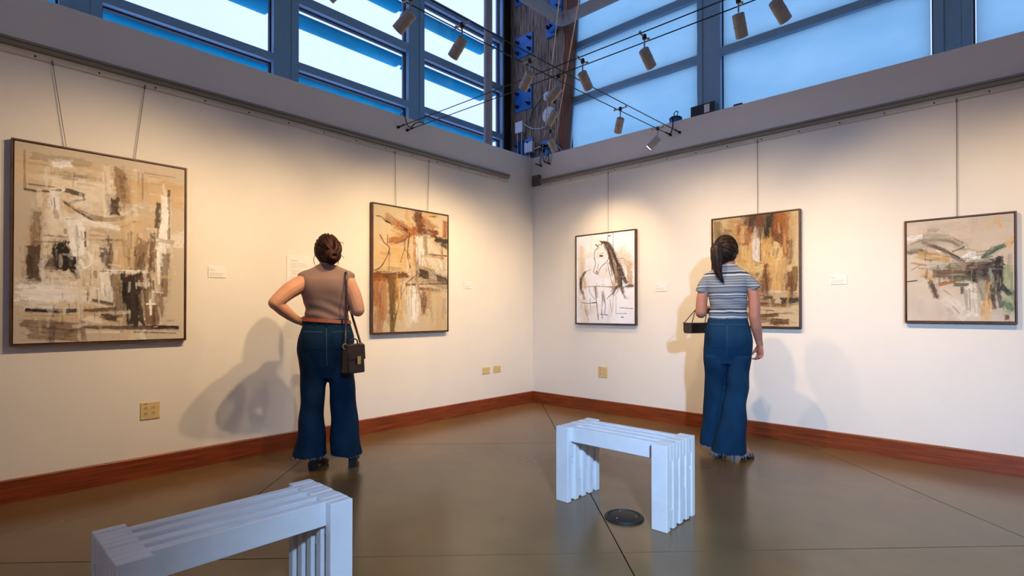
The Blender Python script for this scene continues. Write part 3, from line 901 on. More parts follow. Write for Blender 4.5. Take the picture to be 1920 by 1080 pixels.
# on the cables parallel to the left wall, aimed at the left wall
lamp((1.93, -0.385, ZK - 0.02), XB, (0, -0.75, 1.15), 'lit spotlight hanging by the cable ends at the right wall, glowing lens', 0.75, glow=1)
lamp((1.93, -1.07, ZK - 0.02), XB, (0.75, 0, 1.15), 'upright spotlight before the lower right window, second from the right wall anchors', 0.5)
lamp((1.93, -2.28, ZK - 0.02), XB, (0, -1.75, 1.22), 'spotlight in front of the left edge of the timber column, near the middle plate', 1.0)
lamp((1.93, -2.92, ZK - 0.02), XB, (0, -2.95, 1.22), 'spotlight before the left window with the vertical pipe', 1.0)
lamp((1.93, -3.31, ZK - 0.02), XB, (0, -4.0, 1.22), 'spotlight before the mullion left of the vertical pipe at the top edge', 1.0)
lamp((1.93, -3.72, ZK - 0.02), XB, (0, -4.75, 1.22), 'leftmost spotlight cut by the top edge of the picture', 0.8)
# on the diagonal cables from the corner
lamp(cpt(2.53, 0), nv, (0.0, -2.2, 1.2), 'spotlight at the cable crossing before the column, topmost of three in a line', 0.7)
lamp(cpt(2.03, 0), nv, (0.0, -1.4, 1.15), 'spotlight in front of the large white disc, middle of three in a line', 0.7)
lamp(cpt(1.28, 0), nv, (1.25, 0, 1.3), 'spotlight low on the column near the wall corner, lowest of three in a line', 0.35)

# wire ends at the anchors, the cable transformer and the black box on the ledge
def wire(pts, r, m, label): return tag(obj('feed_wire', MB().tube(spline(pts, 6), r, 6), m, smooth=60), label, 'wire')
wire([(-0.06, -1.98, HW + 0.02), (0.012, -1.985, HW + 0.03), (0.03, -1.96, 3.02), (0.06, -1.935, 2.985), (0.09, -1.90, 3.03), (0.06, -1.80, 3.07), (0.012, -1.74, 3.08), (-0.06, -1.72, HW + 0.012)], 0.005, M_CABLE, 'dark wire looping over the left wall top to the cable anchors')
wire([(1.84, 0.08, HW + 0.03), (1.90, -0.02, HW + 0.05), (1.91, -0.02, 3.06), (1.89, -0.03, 2.98), (1.87, -0.08, 2.97)], 0.006, M_CABLE, 'dark wire from the blue ring transformer down to the right cable anchors')
wire([(0.15, 0.02, HW + 0.02), (0.14, -0.02, 3.06), (0.145, -0.03, 3.0), (0.146, -0.05, 2.975)], 0.005, M_CABLE, 'left of two dark wires hanging over the wall top at the corner anchors')
wire([(0.2, 0.02, HW + 0.02), (0.19, -0.02, 3.07), (0.215, -0.03, 3.01), (0.25, -0.025, 3.07), (0.275, -0.02, 3.08), (0.28, -0.03, 3.0), (0.285, -0.05, 2.975)], 0.005, M_CABLE, 'right dark wire in a V loop hanging over the wall top at the corner')
def torus(c, R0, r, n=20, m=10):
    rg = []
    for i in range(n + 1):
        a = 2 * PI * i / n
        rg.append([(c[0] + (R0 + r * math.cos(b)) * math.cos(a), c[1] + (R0 + r * math.cos(b)) * math.sin(a), c[2] + r * math.sin(b) * 1.5) for b in [2 * PI * k / m for k in range(m)]])
    return MB().rings(rg, cap=False)
def toroid(x, y, label):
    t = thing('ring_transformer', label, 'transformer', (x, y, HW + 0.001))
    obj('coil', MB().lathe([(0.03, 0), (0.06, 0.0), (0.064, 0.02), (0.064, 0.05), (0.05, 0.056)], n=20), M_BLUESTEEL, t, smooth=30)
    obj('cap', MB().lathe([(0.066, 0.05), (0.066, 0.062), (0.05, 0.075), (0.004, 0.078)], n=20), M_BLACK, t, smooth=30)
    obj('loop', MB().tube(spline([(0.0, 0, 0.076), (-0.02, 0, 0.11), (0.005, 0, 0.135), (0.025, 0, 0.12), (0.012, 0, 0.078)], 5), 0.005, 6), M_CABLE, t, smooth=60)
toroid(1.89, 0.085, 'small blue ring transformer with wire loop on the right wall ledge')
toroid(0.26, 0.03, 'small blue ring transformer on the ledge at the foot of the timber column')
t = thing('black_box', 'black box with a white sticker on the right wall ledge before the mullion', 'box', (2.2, 0.08, HW + 0.001), R(-3))
obj('case', MB().box((-0.125, -0.05, 0), (0.125, 0.055, 0.115)), M_BLACK, t, bevel=0.004)
obj('sticker', MB().box((0.02, -0.052, 0.02), (0.075, -0.0505, 0.10)), M_CARD, t)
obj('foot_flange', MB().box((-0.165, -0.045, 0), (-0.125, 0.05, 0.008)), M_BLACK, t)
tag(obj('metal_clip', MB().box((2.50, 0.03, HW + 0.0005), (2.58, 0.08, HW + 0.028)), M_CABLE, bevel=0.002), 'tiny flat dark clip lying on the right wall ledge', 'clip')

# ------------------------------------------------------------------ paintings
PAL = dict(t=(214, 174, 116), c=(236, 208, 162), w=(248, 228, 192), b=(120, 84, 50), d=(70, 48, 33), x=(44, 31, 25), o=(202, 150, 82), a=(224, 164, 84),
           r=(168, 92, 36), k=(116, 62, 26), l=(122, 86, 34), g=(166, 142, 104), m=(192, 134, 62), p=(230, 186, 110), y=(246, 172, 50), q=(172, 164, 120),
           n=(84, 106, 70), v=(172, 168, 106), e=(84, 82, 46))
ILLUM = np.array([1.10, 0.90, 0.60])
def lin(c):
    c = np.array(c) / 255.0
    return np.where(c <= 0.04045, c / 12.92, ((c + 0.055) / 1.055) ** 2.4)
def vnoise(x, y, seed):
    rs = np.random.RandomState(seed); T = rs.rand(64, 64)
    xi = np.floor(x).astype(int); yi = np.floor(y).astype(int); fx = x - xi; fy = y - yi
    fx = fx * fx * (3 - 2 * fx); fy = fy * fy * (3 - 2 * fy)
    a = T[yi % 64, xi % 64]; b = T[yi % 64, (xi + 1) % 64]; c = T[(yi + 1) % 64, xi % 64]; d = T[(yi + 1) % 64, (xi + 1) % 64]
    return (a * (1 - fx) + b * fx) * (1 - fy) + (c * (1 - fx) + d * fx) * fy
def paint_canvas(strokes, base, nu, aspect, seed, dabs, linen=0.06, wash=None):
    """brush strokes laid over a linen ground; returns colours (nv, nu, 3) and a relief map"""
    nv = int(nu * aspect)
    U, V = np.meshgrid((np.arange(nu) + 0.5) / nu, (np.arange(nv) + 0.5) / nv * aspect)
    C = np.ones((nv, nu, 3)) * lin(base); Hh = np.zeros((nv, nu))
    C *= (1 - linen / 2 + linen * vnoise(U * 190, V * 30, seed) * vnoise(U * 30, V * 190, seed + 1))[..., None] * (0.94 + 0.12 * vnoise(U * 4, V * 4, seed + 2))[..., None]
    rs = random.Random(seed)
    def fbm(x, y, sd): return (vnoise(x, y, sd) + 0.5 * vnoise(x * 2.1 + 7, y * 2.1, sd + 1) + 0.25 * vnoise(x * 4.3, y * 4.3 + 5, sd + 2)) / 1.75
    def stroke(col, al, w, dry, pts, sd):
        P = np.array(pts)
        if len(P) > 2:      # smooth the line through its points
            Q = []
            for i in range(len(P) - 1):
                p0, p1, p2, p3 = P[max(i - 1, 0)], P[i], P[i + 1], P[min(i + 2, len(P) - 1)]
                for x in (0, .25, .5, .75): Q.append(0.5 * (2 * p1 + (p2 - p0) * x + (2 * p0 - 5 * p1 + 4 * p2 - p3) * x * x + (3 * p1 - p0 - 3 * p2 + p3) * x ** 3))
            P = np.array(Q + [P[-1]])
        thin = w < 0.022; m = w * 0.8 + 0.02
        x0, y0 = P.min(0) - m; x1, y1 = P.max(0) + m
        i0, i1 = max(int(x0 * nu), 0), min(int(x1 * nu) + 2, nu); j0, j1 = max(int(y0 * nu), 0), min(int(y1 * nu) + 2, nv)
        if i1 <= i0 or j1 <= j0: return
        u, v = U[j0:j1, i0:i1], V[j0:j1, i0:i1]
        wa = min(w * 0.3, 0.02)
        wu = u + (fbm(u * 30, v * 30, sd) - 0.5) * wa; wv = v + (fbm(u * 30 + 9, v * 30, sd + 1) - 0.5) * wa
        best = np.full(u.shape, 9.0); per = np.zeros(u.shape); alo = np.zeros(u.shape); acc = 0
        for a, b in zip(P[:-1], P[1:]):
            d = b - a; L = np.hypot(*d) + 1e-9; d /= L
            s = (wu - a[0]) * d[0] + (wv - a[1]) * d[1]; t = -(wu - a[0]) * d[1] + (wv - a[1]) * d[0]
            sc = np.clip(s, 0, L); dist = np.hypot(t, s - sc) if (thin or len(P) > 2) else np.maximum(np.abs(t), np.abs(s - sc))
            k = dist < best; best = np.where(k, dist, best); per = np.where(k, t, per); alo = np.where(k, acc + s, alo); acc += L
        taper = 1.0
        if thin: taper = 0.55 + 0.75 * fbm(alo * 12 + 3, alo * 0 + sd % 50, sd + 5)
        e = best / (w / 2 * taper)
        br = fbm(per * 70 + 50, alo * 7 + 50, sd + 2); gr = fbm(u * 46, v * 46, sd + 3)
        if thin: f = (1 - e) * 1.8 + 0.35 - dry * 1.1 * (gr < 0.44) * 0.8
        else:
            tip = np.clip(np.minimum(alo, acc - alo) / max(min(0.35 * acc, 0.06), 1e-4), 0, 1)
            f = (1 - e) * (1.5 if w > 0.1 else 1.9) + (br - 0.5) * (1.1 + 1.6 * dry) + (gr - 0.5) * (0.9 + 1.2 * dry) - (1 - tip) * 0.25 * dry + 0.12
        A = np.clip(f / 0.5, 0, 1); A = A * A * (3 - 2 * A) * min(1, al * 1.04)
        tone = 0.72 + 0.56 * (0.6 * fbm(per * 45 + 20, alo * 4 + 20, sd + 4) + 0.4 * gr)
        cc = lin(col) * tone[..., None]
        C[j0:j1, i0:i1] = C[j0:j1, i0:i1] * (1 - A[..., None]) + cc * A[..., None]
        Hh[j0:j1, i0:i1] += A * (br - 0.4) * 0.0012
    k = 0
    for (n, cols, wr, lr, vert, box, al) in (wash or []):
        for _ in range(n):
            x = rs.uniform(box[0], box[2]); y = rs.uniform(box[1], box[3]) * aspect; L = rs.uniform(*lr)
            dx, dy = ((rs.uniform(-.1, .1) * L, L) if rs.random() < vert else (L, rs.uniform(-.15, .15) * L))
            stroke(PAL[rs.choice(cols)], al * rs.uniform(.5, 1), rs.uniform(*wr), 0.6, [(x, y), (x + dx, y + dy)], 7000 + k); k += 13
    for i, ln in enumerate(strokes.strip().splitlines()):
        f = ln.split(); q = [float(z) / 1000 for z in f[4:]]
        pts = [(q[j], q[j + 1] * aspect) for j in range(0, len(q), 2)]
        w = float(f[2]) / 1000; al = float(f[1]); sd = seed * 100 + i * 37; col = np.array(PAL[f[0]], float)
        if w < 0.022: stroke(PAL[f[0]], al, w, float(f[3]), pts, sd); continue
        stroke(PAL[f[0]], al * 0.33, w * 1.5, 0.9, pts, sd + 3)
        stroke(PAL[f[0]], al, w, float(f[3]), pts, sd)
        n = int(min(9, 4 + 60 * w)) if len(pts) > 2 or w < 0.14 else 7
        for c in range(n):     # single bristle tracks in and beside the stroke
            a, b = sorted((rs.random(), rs.random())); b = max(b, a + 0.35)
            P = np.array(pts); tt = np.linspace(0, 1, len(P)); g = np.linspace(a, min(b, 1.06), max(2, len(P)))
            q = np.stack([np.interp(g, tt, P[:, 0]), np.interp(g, tt, P[:, 1])], 1)
            d = P[-1] - P[0]; d = d / (np.hypot(*d) + 1e-9); o = rs.uniform(-.62, .62) * w
            q = q + np.array([-d[1], d[0]]) * o + d * rs.uniform(-.05, .12) * w
            k2 = rs.choice((0.5, 0.7, 1.25, 1.45, 0.85)); wc = max(0.006, w * rs.uniform(.06, .26))
            stroke(tuple((col * k2 if k2 < 1 else col + (np.array((250, 236, 208)) - col) * (k2 - 1))), al * rs.uniform(.35, .8), wc, 0.7, [tuple(x) for x in q], sd + 5 + c)
    for (n, cols, wr, lr, vert, box, al) in dabs:
        for _ in range(n):
            x = rs.uniform(box[0], box[2]); y = rs.uniform(box[1], box[3]) * aspect; L = rs.uniform(*lr)
            dx, dy = ((rs.uniform(-.1, .1) * L, L) if rs.random() < vert else (L, rs.uniform(-.15, .15) * L))
            stroke(PAL[rs.choice(cols)], al * rs.uniform(.5, 1), rs.uniform(*wr), 0.6, [(x, y), (x + dx, y + dy)], 9000 + k); k += 13
    return C / ILLUM, Hh, nv
def painting(axis, a0, a1, z0, z1, label, strokes, base, nu, seed, dabs, wash=None, k=1.0):
    Wd, Hd = a1 - a0, z1 - z0; dep = 0.046
    t = thing('framed_painting', label, 'painting', (0.0015, (a0 + a1) / 2, z0) if axis == 'L' else ((a0 + a1) / 2, -0.0015, z0), PI / 2 if axis == 'L' else 0)
    h = Wd / 2; e = 0.010
    for p, q in (((-h, -dep, 0), (-h + e, 0, Hd)), ((h - e, -dep, 0), (h, 0, Hd)), ((-h + e, -dep, 0), (h - e, 0, e)), ((-h + e, -dep, Hd - e), (h - e, 0, Hd))):
        obj('frame_side', MB().box(p, q), M_WALNUT, t)
    g = 0.005; cw, ch = Wd - 2 * (e + g), Hd - 2 * (e + g)
    C, Hh, nv = paint_canvas(strokes, base, nu, ch / cw, seed, dabs, wash=wash)
    X, Z = np.meshgrid(np.linspace(-cw / 2, cw / 2, nu), np.linspace(Hd - e - g, e + g, nv))
    co = np.stack([X, -dep + 0.004 - Hh * 0.6, Z], -1).reshape(-1, 3)
    idx = np.arange(nu * nv).reshape(nv, nu)
    F = np.stack([idx[1:, :-1], idx[1:, 1:], idx[:-1, 1:], idx[:-1, :-1]], -1).reshape(-1, 4)
    me = bpy.data.meshes.new('canvas'); me.vertices.add(len(co)); me.vertices.foreach_set('co', co.ravel())
    me.loops.add(F.size); me.loops.foreach_set('vertex_index', F.ravel().astype(np.int32))
    me.polygons.add(len(F)); me.polygons.foreach_set('loop_start', np.arange(0, F.size, 4, dtype=np.int32))
    me.update(calc_edges=True); me.validate()
    at = me.attributes.new('pigment', 'FLOAT_COLOR', 'POINT')
    at.data.foreach_set('color', np.concatenate([C.reshape(-1, 3) / k, np.ones((nu * nv, 1))], 1).astype(np.float32).ravel())
    me.polygons.foreach_set('use_smooth', [True] * len(F))
    link('canvas', me, M_PAINT, t)
    obj('stretcher', MB().box((-cw / 2, -dep + 0.008, e + g), (cw / 2, -0.004, Hd - e - g)), M_CARD, t)
    return t
FULL = (0.06, 0.05, 0.94, 0.95)
painting('L', -4.828, -3.90, 0.940, 2.188, 'largest painting, beige and dark brown abstract blocks, far left of the left wall', STROKES_GRID, (206, 178, 136), 330, 3,
         [(60, 'tcwb', (.012, .04), (.03, .14), .7, (.12, .1, .88, .93), .45), (40, 'dxw', (.006, .02), (.02, .08), .7, (.2, .35, .9, .93), .6)],
         wash=[(70, 'tcow', (.05, .14), (.08, .3), .6, (.08, .06, .85, .9), .4)])
painting('L', -2.362, -1.43, 0.933, 2.178, 'orange and rust abstract painting with thin black branches, right on the left wall', STROKES_BIRD, (222, 188, 134), 250, 5,
         [(36, 'crga', (.01, .04), (.04, .16), .8, (.4, .25, .95, .75), .45), (26, 'rkda', (.006, .02), (.05, .2), .9, (.02, .5, .75, .7), .5)],
         wash=[(40, 'tac', (.06, .16), (.1, .3), .7, (.02, .02, .9, .85), .35)], k=1.28)
painting('R', 0.700, 1.492, 1.0, 2.036, 'white painting of a sketched horse with a long dark mane', STROKES_HORSE, (246, 230, 204), 250, 8,
         [(26, 'tcm', (.01, .05), (.05, .2), .8, (.05, .2, .9, .9), .25), (26, 'dbb', (.004, .009), (.03, .1), .8, (.45, .2, .85, .7), .6)],
         wash=[(26, 'tcw', (.05, .14), (.1, .3), .7, (.02, .02, .9, .9), .25)])
painting('R', 2.315, 3.094, 1.0, 2.042, 'golden brown abstract painting behind the visitor in the striped top', STROKES_RUST, (222, 184, 122), 250, 11,
         [(50, 'aopb', (.01, .04), (.05, .2), .95, (.05, .1, .9, .7), .45), (30, 'kxt', (.008, .03), (.05, .2), .1, (.45, .75, .85, .97), .5)],
         wash=[(60, 'aotp', (.05, .14), (.1, .35), .95, (.02, .02, .95, .7), .4)], k=1.35)
painting('R', 3.822, 4.452, 1.063, 1.846, 'small green and brown abstract landscape painting at the right edge', STROKES_GREEN, (214, 184, 142), 270, 14,
         [(50, 'dgeb', (.006, .025), (.04, .14), .2, (.1, .3, .8, .6), .5), (40, 'dgqe', (.008, .03), (.05, .2), .95, (.55, .5, .9, .75), .45)],
         wash=[(40, 'tcg', (.06, .16), (.1, .3), .3, (.02, .02, .9, .9), .22)], k=1.12)
def hang(p0, p1, label):
    mb = MB().tube([p0, p1], 0.0022, 6); a = Vector(p0); d = (Vector(p1) - a).normalized()
    mb.tube([a, a + d * 0.03], 0.005, 6)
    tag(obj('hanging_wire', mb, M_WIRE, smooth=60), label, 'wire')
hang((0.018, -4.643, 2.722), (0.02, -4.57, 2.18), 'left hanging wire above the largest painting, slanting')
hang((0.018, -4.152, 2.722), (0.02, -4.21, 2.18), 'right hanging wire above the largest painting, slanting')
hang((0.018, -2.091, 2.722), (0.02, -2.08, 2.17), 'left hanging wire above the orange branch painting')
hang((0.018, -1.670, 2.722), (0.02, -1.69, 2.17), 'right hanging wire above the orange branch painting')
hang((1.133, -0.018, 2.722), (1.133, -0.02, 2.03), 'hanging wire above the horse painting')
hang((2.733, -0.018, 2.722), (2.733, -0.02, 2.036), 'hanging wire above the golden brown painting')
hang((4.135, -0.018, 2.722), (4.135, -0.02, 1.84), 'hanging wire above the small green painting')

# ------------------------------------------------------------------ cards, wall text, outlets
def card(axis, a0, a1, z0, z1, label, lines, name='label_card', cat='label'):
    w, h = a1 - a0, z1 - z0
    t = thing(name, label, cat, (0.0005, (a0 + a1) / 2, z0) if axis == 'L' else ((a0 + a1) / 2, -0.0005, z0), PI / 2 if axis == 'L' else 0)
    obj('card', MB().box((-w / 2, -0.005, 0), (w / 2, 0, h)), M_CARD, t)
    mb = MB(); rnd = random.Random(int(a0 * 100))
    for (x, z, L, th) in lines:
        x0 = -w / 2 + x * w; end = x0 + L * w
        while x0 < end - 0.002:      # words
            l = rnd.uniform(0.006, 0.016) * (th / 0.003); x1 = min(x0 + l, end)
            mb.box((x0, -0.0054, z * h), (x1, -0.0049, z * h + th)); x0 = x1 + 0.0025
    p = obj('print', mb, M_INK, t)
LC = [(0.07, 0.74, 0.2, 0.004), (0.07, 0.60, 0.35, 0.003), (0.07, 0.38, 0.8, 0.003), (0.07, 0.26, 0.75, 0.003), (0.07, 0.14, 0.7, 0.003)]
card('L', -3.744, -3.617, 1.407, 1.487, 'small white label card right of the largest painting', LC)
card('L', -1.181, -1.061, 1.404, 1.485, 'small white label card right of the orange branch painting', LC)
card('R', 1.698, 1.831, 1.359, 1.441, 'small white label card between the horse painting and striped visitor', LC)
card('R', 3.309, 3.432, 1.376, 1.454, 'small white label card left of the small green painting', LC)
TX = [(0.15, 0.86, 0.3, 0.006)] + [(0.15, 0.80 - 0.03 * k, rn, 0.0028) for k, rn in enumerate([.6, .72, .7, .72, .5, 0, .7, .68, .72, .7, .4, 0, .7, .72, .6, .7, .3])]
card('L', -3.150, -2.94, 1.30, 1.618, 'white sheet of wall text on the left wall behind the left visitor', TX, 'wall_text', 'sign')

def outlet(axis, a0, a1, z0, z1, label, kind):
    w, h = a1 - a0, z1 - z0
    t = thing('wall_outlet' if kind else 'blank_plate', label, 'outlet' if kind else 'wall plate', (0.0005, (a0 + a1) / 2, z0) if axis == 'L' else ((a0 + a1) / 2, -0.0005, z0), PI / 2 if axis == 'L' else 0)
    e = 0.004
    obj('cover_plate', MB().hexa([(-w / 2, 0, 0), (w / 2, 0, 0), (w / 2 - e, -0.007, e), (-w / 2 + e, -0.007, e), (-w / 2, 0, h), (w / 2, 0, h), (w / 2 - e, -0.007, h - e), (-w / 2 + e, -0.007, h - e)]), M_IVORY, t)
    if kind == 0:
        for x in (-w * 0.36, w * 0.36): obj('screw', MB().tube([(x, -0.007, h / 2), (x, -0.0082, h / 2)], 0.0035, 8), M_IVORY, t)
        return
    cols = (-0.19, 0.19); rows = (0.34, 0.66) if kind == 4 else (0.5,)
    for cx in cols:
        for cz in rows:
            x, z = cx * w, cz * h; r = min(0.016, h * 0.2)
            s = obj('socket', MB().tube([(x, -0.0068, z), (x, -0.0086, z)], r, 16), M_IVORY, t, smooth=30)
            mb = MB()
            mb.box((x - r * .45, -0.0091, z + r * .35), (x + r * .3, -0.0084, z + r * .52)); mb.box((x - r * .35, -0.0091, z - r * .35), (x + r * .3, -0.0084, z - r * .18))
            mb.box((x - r * .8, -0.0091, z - r * .12), (x - r * .52, -0.0084, z + r * .16))
            obj('slot', mb, M_SLOT, s)
    obj('print', MB().box((-w * .32, -0.0074, h * .88), (-w * .14, -0.0068, h * .92)), M_SLOT, t)
outlet('L', -4.168, -4.05, 0.395, 0.516, 'ivory outlet plate with four sockets under the largest painting', 4)
outlet('L', -0.886, -0.766, 0.425, 0.503, 'blank ivory wall plate near the corner', 0)
outlet('L', -0.711, -0.587, 0.428, 0.508, 'ivory outlet plate with two sockets right of the blank plate', 2)
outlet('R', 0.984, 1.108, 0.397, 0.520, 'ivory outlet plate with four sockets under the horse painting', 4)

# ------------------------------------------------------------------ benches and floor cover
def bench(loc, rz, label, seed):
    rnd = random.Random(seed)
    t = thing('slatted_bench', label, 'bench', loc, rz, 'white slatted wooden benches')
    th, L, H, w = 0.038, 0.725, 0.450, 0.089
    for k in range(9):
        y0, y1 = k * th + 0.0006, (k + 1) * th - 0.0006
        if k % 2 == 0:
            for s in (0, 1):
                dz = 0 if k in (0, 8) else rnd.uniform(0, 0.004); dx = rnd.uniform(-0.0015, 0.0015); tp = rnd.uniform(-0.0015, 0.0005)
                x0 = (0 if s == 0 else L - w) + dx
                obj('leg_board', MB().box((x0, y0, dz), (x0 + w, y1, H + tp)), M_BENCH, t, bevel=0.0022)
        else:
            obj('seat_slat', MB().box((rnd.uniform(-.001, .001), y0, H - 0.089), (L, y1, H - 0.0012 + rnd.uniform(-.001, .001))), M_BENCH, t, bevel=0.0022)
            for s in (0, 1):
                cuts = sorted(rnd.uniform(0.05, 0.32) for _ in range(2)); zs = [0.004 + rnd.uniform(0, .02)] + cuts + [H - 0.0895]
                for a, b in zip(zs[:-1], zs[1:]):
                    if b - a < 0.02: continue
                    tall = (b - a) > 0.14
                    i = rnd.uniform(0.010, 0.016) if not tall else rnd.uniform(0.016, 0.024); o = rnd.uniform(0.003, 0.010)
                    x0, x1 = (o, w - i) if s == 0 else (L - w + i, L - o)
                    obj('spacer_block', MB().box((x0, y0, a + 0.001), (x1, y1, b - 0.003)), M_BENCH, t, bevel=0.0015)
    return t
bench((2.372, -2.545, 0), 0, 'white slatted bench standing mid-floor beside the round black floor cover', 1)
bench((2.587, -4.772, 0), PI / 2, 'white slatted bench nearest the camera, cut by the bottom edge', 2)
t = thing('floor_cover', 'round black floor outlet cover lying in front of the farther bench', 'cover', (2.826, -2.512, 0.0005))
obj('rim', MB().lathe([(0.108, 0), (0.108, 0.006), (0.102, 0.013), (0.088, 0.016), (0.086, 0.012), (0.086, 0.0)], n=40), M_COVER, t, smooth=30)
obj('lid', MB().lathe([(0.0845, 0.002), (0.0845, 0.012), (0.080, 0.0145), (0.003, 0.015)], n=40), M_COVER, t, smooth=30)
for a in range(3): obj('screw', MB().tube([(0.065 * math.cos(a * 2.1 + .4), 0.065 * math.sin(a * 2.1 + .4), 0.0145), (0.065 * math.cos(a * 2.1 + .4), 0.065 * math.sin(a * 2.1 + .4), 0.0165)], 0.005, 8), M_STEEL, t)

# ------------------------------------------------------------------ people
def ring_z(z, x0, x1, yb, yf, ex=2.3, n=44, tilt=0.0, yc=0.0):
    cx, h = (x0 + x1) / 2, (x1 - x0) / 2; out = []
    for k in range(n):
        a = 2 * PI * k / n; c, s = math.cos(a), math.sin(a)
        x = cx + h * math.copysign(abs(c) ** (2 / ex), c); yy = (yf if s > 0 else yb) * math.copysign(abs(s) ** (2 / ex), s)
        out.append((x, yc + yy, z + tilt * (x - cx)))
    return out
def loft(mb, rows, per=5, ex=2.3, n=44):
    """rows: (z, x0, x1, back, front[, yc]) from bottom to top"""
    A = np.array([(r + (0.0,) * (6 - len(r))) for r in rows], float)
    pts = []
    for i in range(len(A) - 1):
        a, b, c, d = A[max(i - 1, 0)], A[i], A[i + 1], A[min(i + 2, len(A) - 1)]
        for t in range(per):
            x = t / per
            v = 0.5 * ((2 * b) + (c - a) * x + (2 * a - 5 * b + 4 * c - d) * x * x + (3 * b - a - 3 * c + d) * x ** 3)
            v[0] = b[0] + (c[0] - b[0]) * x; pts.append(v)
    pts.append(A[-1])
    return mb.rings([ring_z(v[0], v[1], v[2], v[3], v[4], ex, n, yc=v[5]) for v in pts])
def limb(mb, pts, rad, n=14, k=5):
    P = spline(pts, k); mb.tube(P, lerp_list(rad, len(P)), n, round_caps=True); return mb
def hand(mb, wrist, d, s, length=0.18, curl=(0.5, 0.6, 0.5), thumb_curl=0.5, spread=0.06, thumb_out=0.75, side=1):
    """palm and five fingers; d: wrist to knuckles, s: towards the thumb; fingers curl towards the palm side"""
    d = Vector(d).normalized(); s = Vector(s); s = (s - d * s.dot(d)).normalized(); nrm = d.cross(s) * side   # palm side (side is -1 for a right hand)
    w = Vector(wrist); k = length / 0.18; rg = []
    for t, hw, ht in ((-0.02, 0.020, 0.017), (0.0, 0.022, 0.016), (0.025, 0.031, 0.0165), (0.055, 0.037, 0.015), (0.08, 0.0375, 0.0125), (0.088, 0.034, 0.009)):
        c = w + d * t * k
        rg.append([c + s * (hw * k * math.cos(2 * PI * j / 16)) + nrm * (ht * k * math.sin(2 * PI * j / 16)) for j in range(16)])
    mb.rings(rg)
    for i, (off, L, r) in enumerate(((0.0275, 0.068, 0.0088), (0.0095, 0.076, 0.009), (-0.0095, 0.070, 0.0086), (-0.027, 0.054, 0.0076))):
        p = w + d * 0.070 * k + s * off * k; dirv = (d + s * (off * spread * 30)).normalized(); pts = [p, p + dirv * 0.014 * k]; a = 0
        seg = (L * 0.46, L * 0.31, L * 0.25)
        q = pts[-1]; rr = [r * k, r * k]
        for j in range(3):
            a += curl[j] * (1 + 0.12 * i); q = q + (dirv * math.cos(a) + nrm * math.sin(a)) * seg[j] * k
            pts.append(q); rr.append(r * k * (0.95, 0.86, 0.74)[j])
        P = spline(pts, 3); mb.tube(P, lerp_list(rr, len(P)), 10, round_caps=True)
    p = w + d * 0.012 * k + s * 0.018 * k; td = (d * (1 - thumb_out * 0.5) + s * thumb_out + nrm * 0.25).normalized()
    pts = [p, p + td * 0.03 * k]; q = pts[-1]; a = 0
    for L in (0.032, 0.026):
        a += thumb_curl; q = q + ((td * math.cos(a * .6)) + d * 0.45 * a + nrm * math.sin(a * .5)).normalized() * L * k; pts.append(q)
    P = spline(pts, 3); mb.tube(P, lerp_list([0.013 * k, 0.0115 * k, 0.010 * k, 0.0082 * k], len(P)), 10, round_caps=True)
    return mb
def head(mb, c, rz):
    rot = Matrix.Rotation(rz, 3, 'Z'); c = Vector(c)
    def fn(p, d):
        if p.z < 0:
            k = min(1, -p.z / 0.112)
            p.x *= 1 - 0.34 * k; p.y = p.y * (1 - 0.28 * k) + (0.016 * k if p.y > 0 else 0.022 * k)
        if p.y > 0.05: p.y -= 0.010 * (p.y - 0.05) / 0.04
        return p
    mb.ellipsoid(c, (0.075, 0.095, 0.116), rot, 26, 20, fn)
    f = lambda x, y, z: c + rot @ Vector((x, y, z))
    mb.tube([f(0, 0.082, 0.022), f(0, 0.094, 0.0), f(0, 0.101, -0.020), f(0, 0.088, -0.030)], [0.007, 0.008, 0.0115, 0.008], 8, round_caps=True)
    mb.tube([f(-0.022, 0.078, -0.054), f(0, 0.085, -0.052), f(0.022, 0.078, -0.054)], [0.004, 0.0065, 0.004], 8, round_caps=True)
    mb.tube([f(-0.018, 0.078, -0.064), f(0, 0.085, -0.064), f(0.018, 0.078, -0.064)], [0.004, 0.007, 0.004], 8, round_caps=True)
    mb.tube([f(-0.045, 0.080, 0.024), f(-0.015, 0.090, 0.026), f(0.015, 0.090, 0.026), f(0.045, 0.080, 0.024)], 0.008, 8, round_caps=True)
    mb.ellipsoid(f(0, 0.074, -0.088), (0.022, 0.018, 0.018), rot, 12, 8)
    for s in (-1, 1):
        mb.ellipsoid(f(s * 0.076, 0.0, -0.008), (0.010, 0.020, 0.032), rot @ Matrix.Rotation(s * 0.35, 3, 'Z'), 12, 10)
        mb.ellipsoid(f(s * 0.040, 0.056, -0.02), (0.026, 0.022, 0.026), rot, 12, 8)
    return f
def face_parts(root, f):
    for s in (-1, 1): obj('eye', MB().ellipsoid(f(s * 0.031, 0.079, 0.004), (0.012, 0.010, 0.008), None, 12, 8), M_EYE, root, smooth=60); obj('iris', MB().ellipsoid(f(s * 0.030, 0.0865, 0.004), (0.0045, 0.0035, 0.0050), None, 10, 6), M_IRIS, root, smooth=60)
    obj('lips', MB().ellipsoid(f(0, 0.0865, -0.058), (0.019, 0.006, 0.0065), None, 14, 8), M_LIP, root, smooth=60)
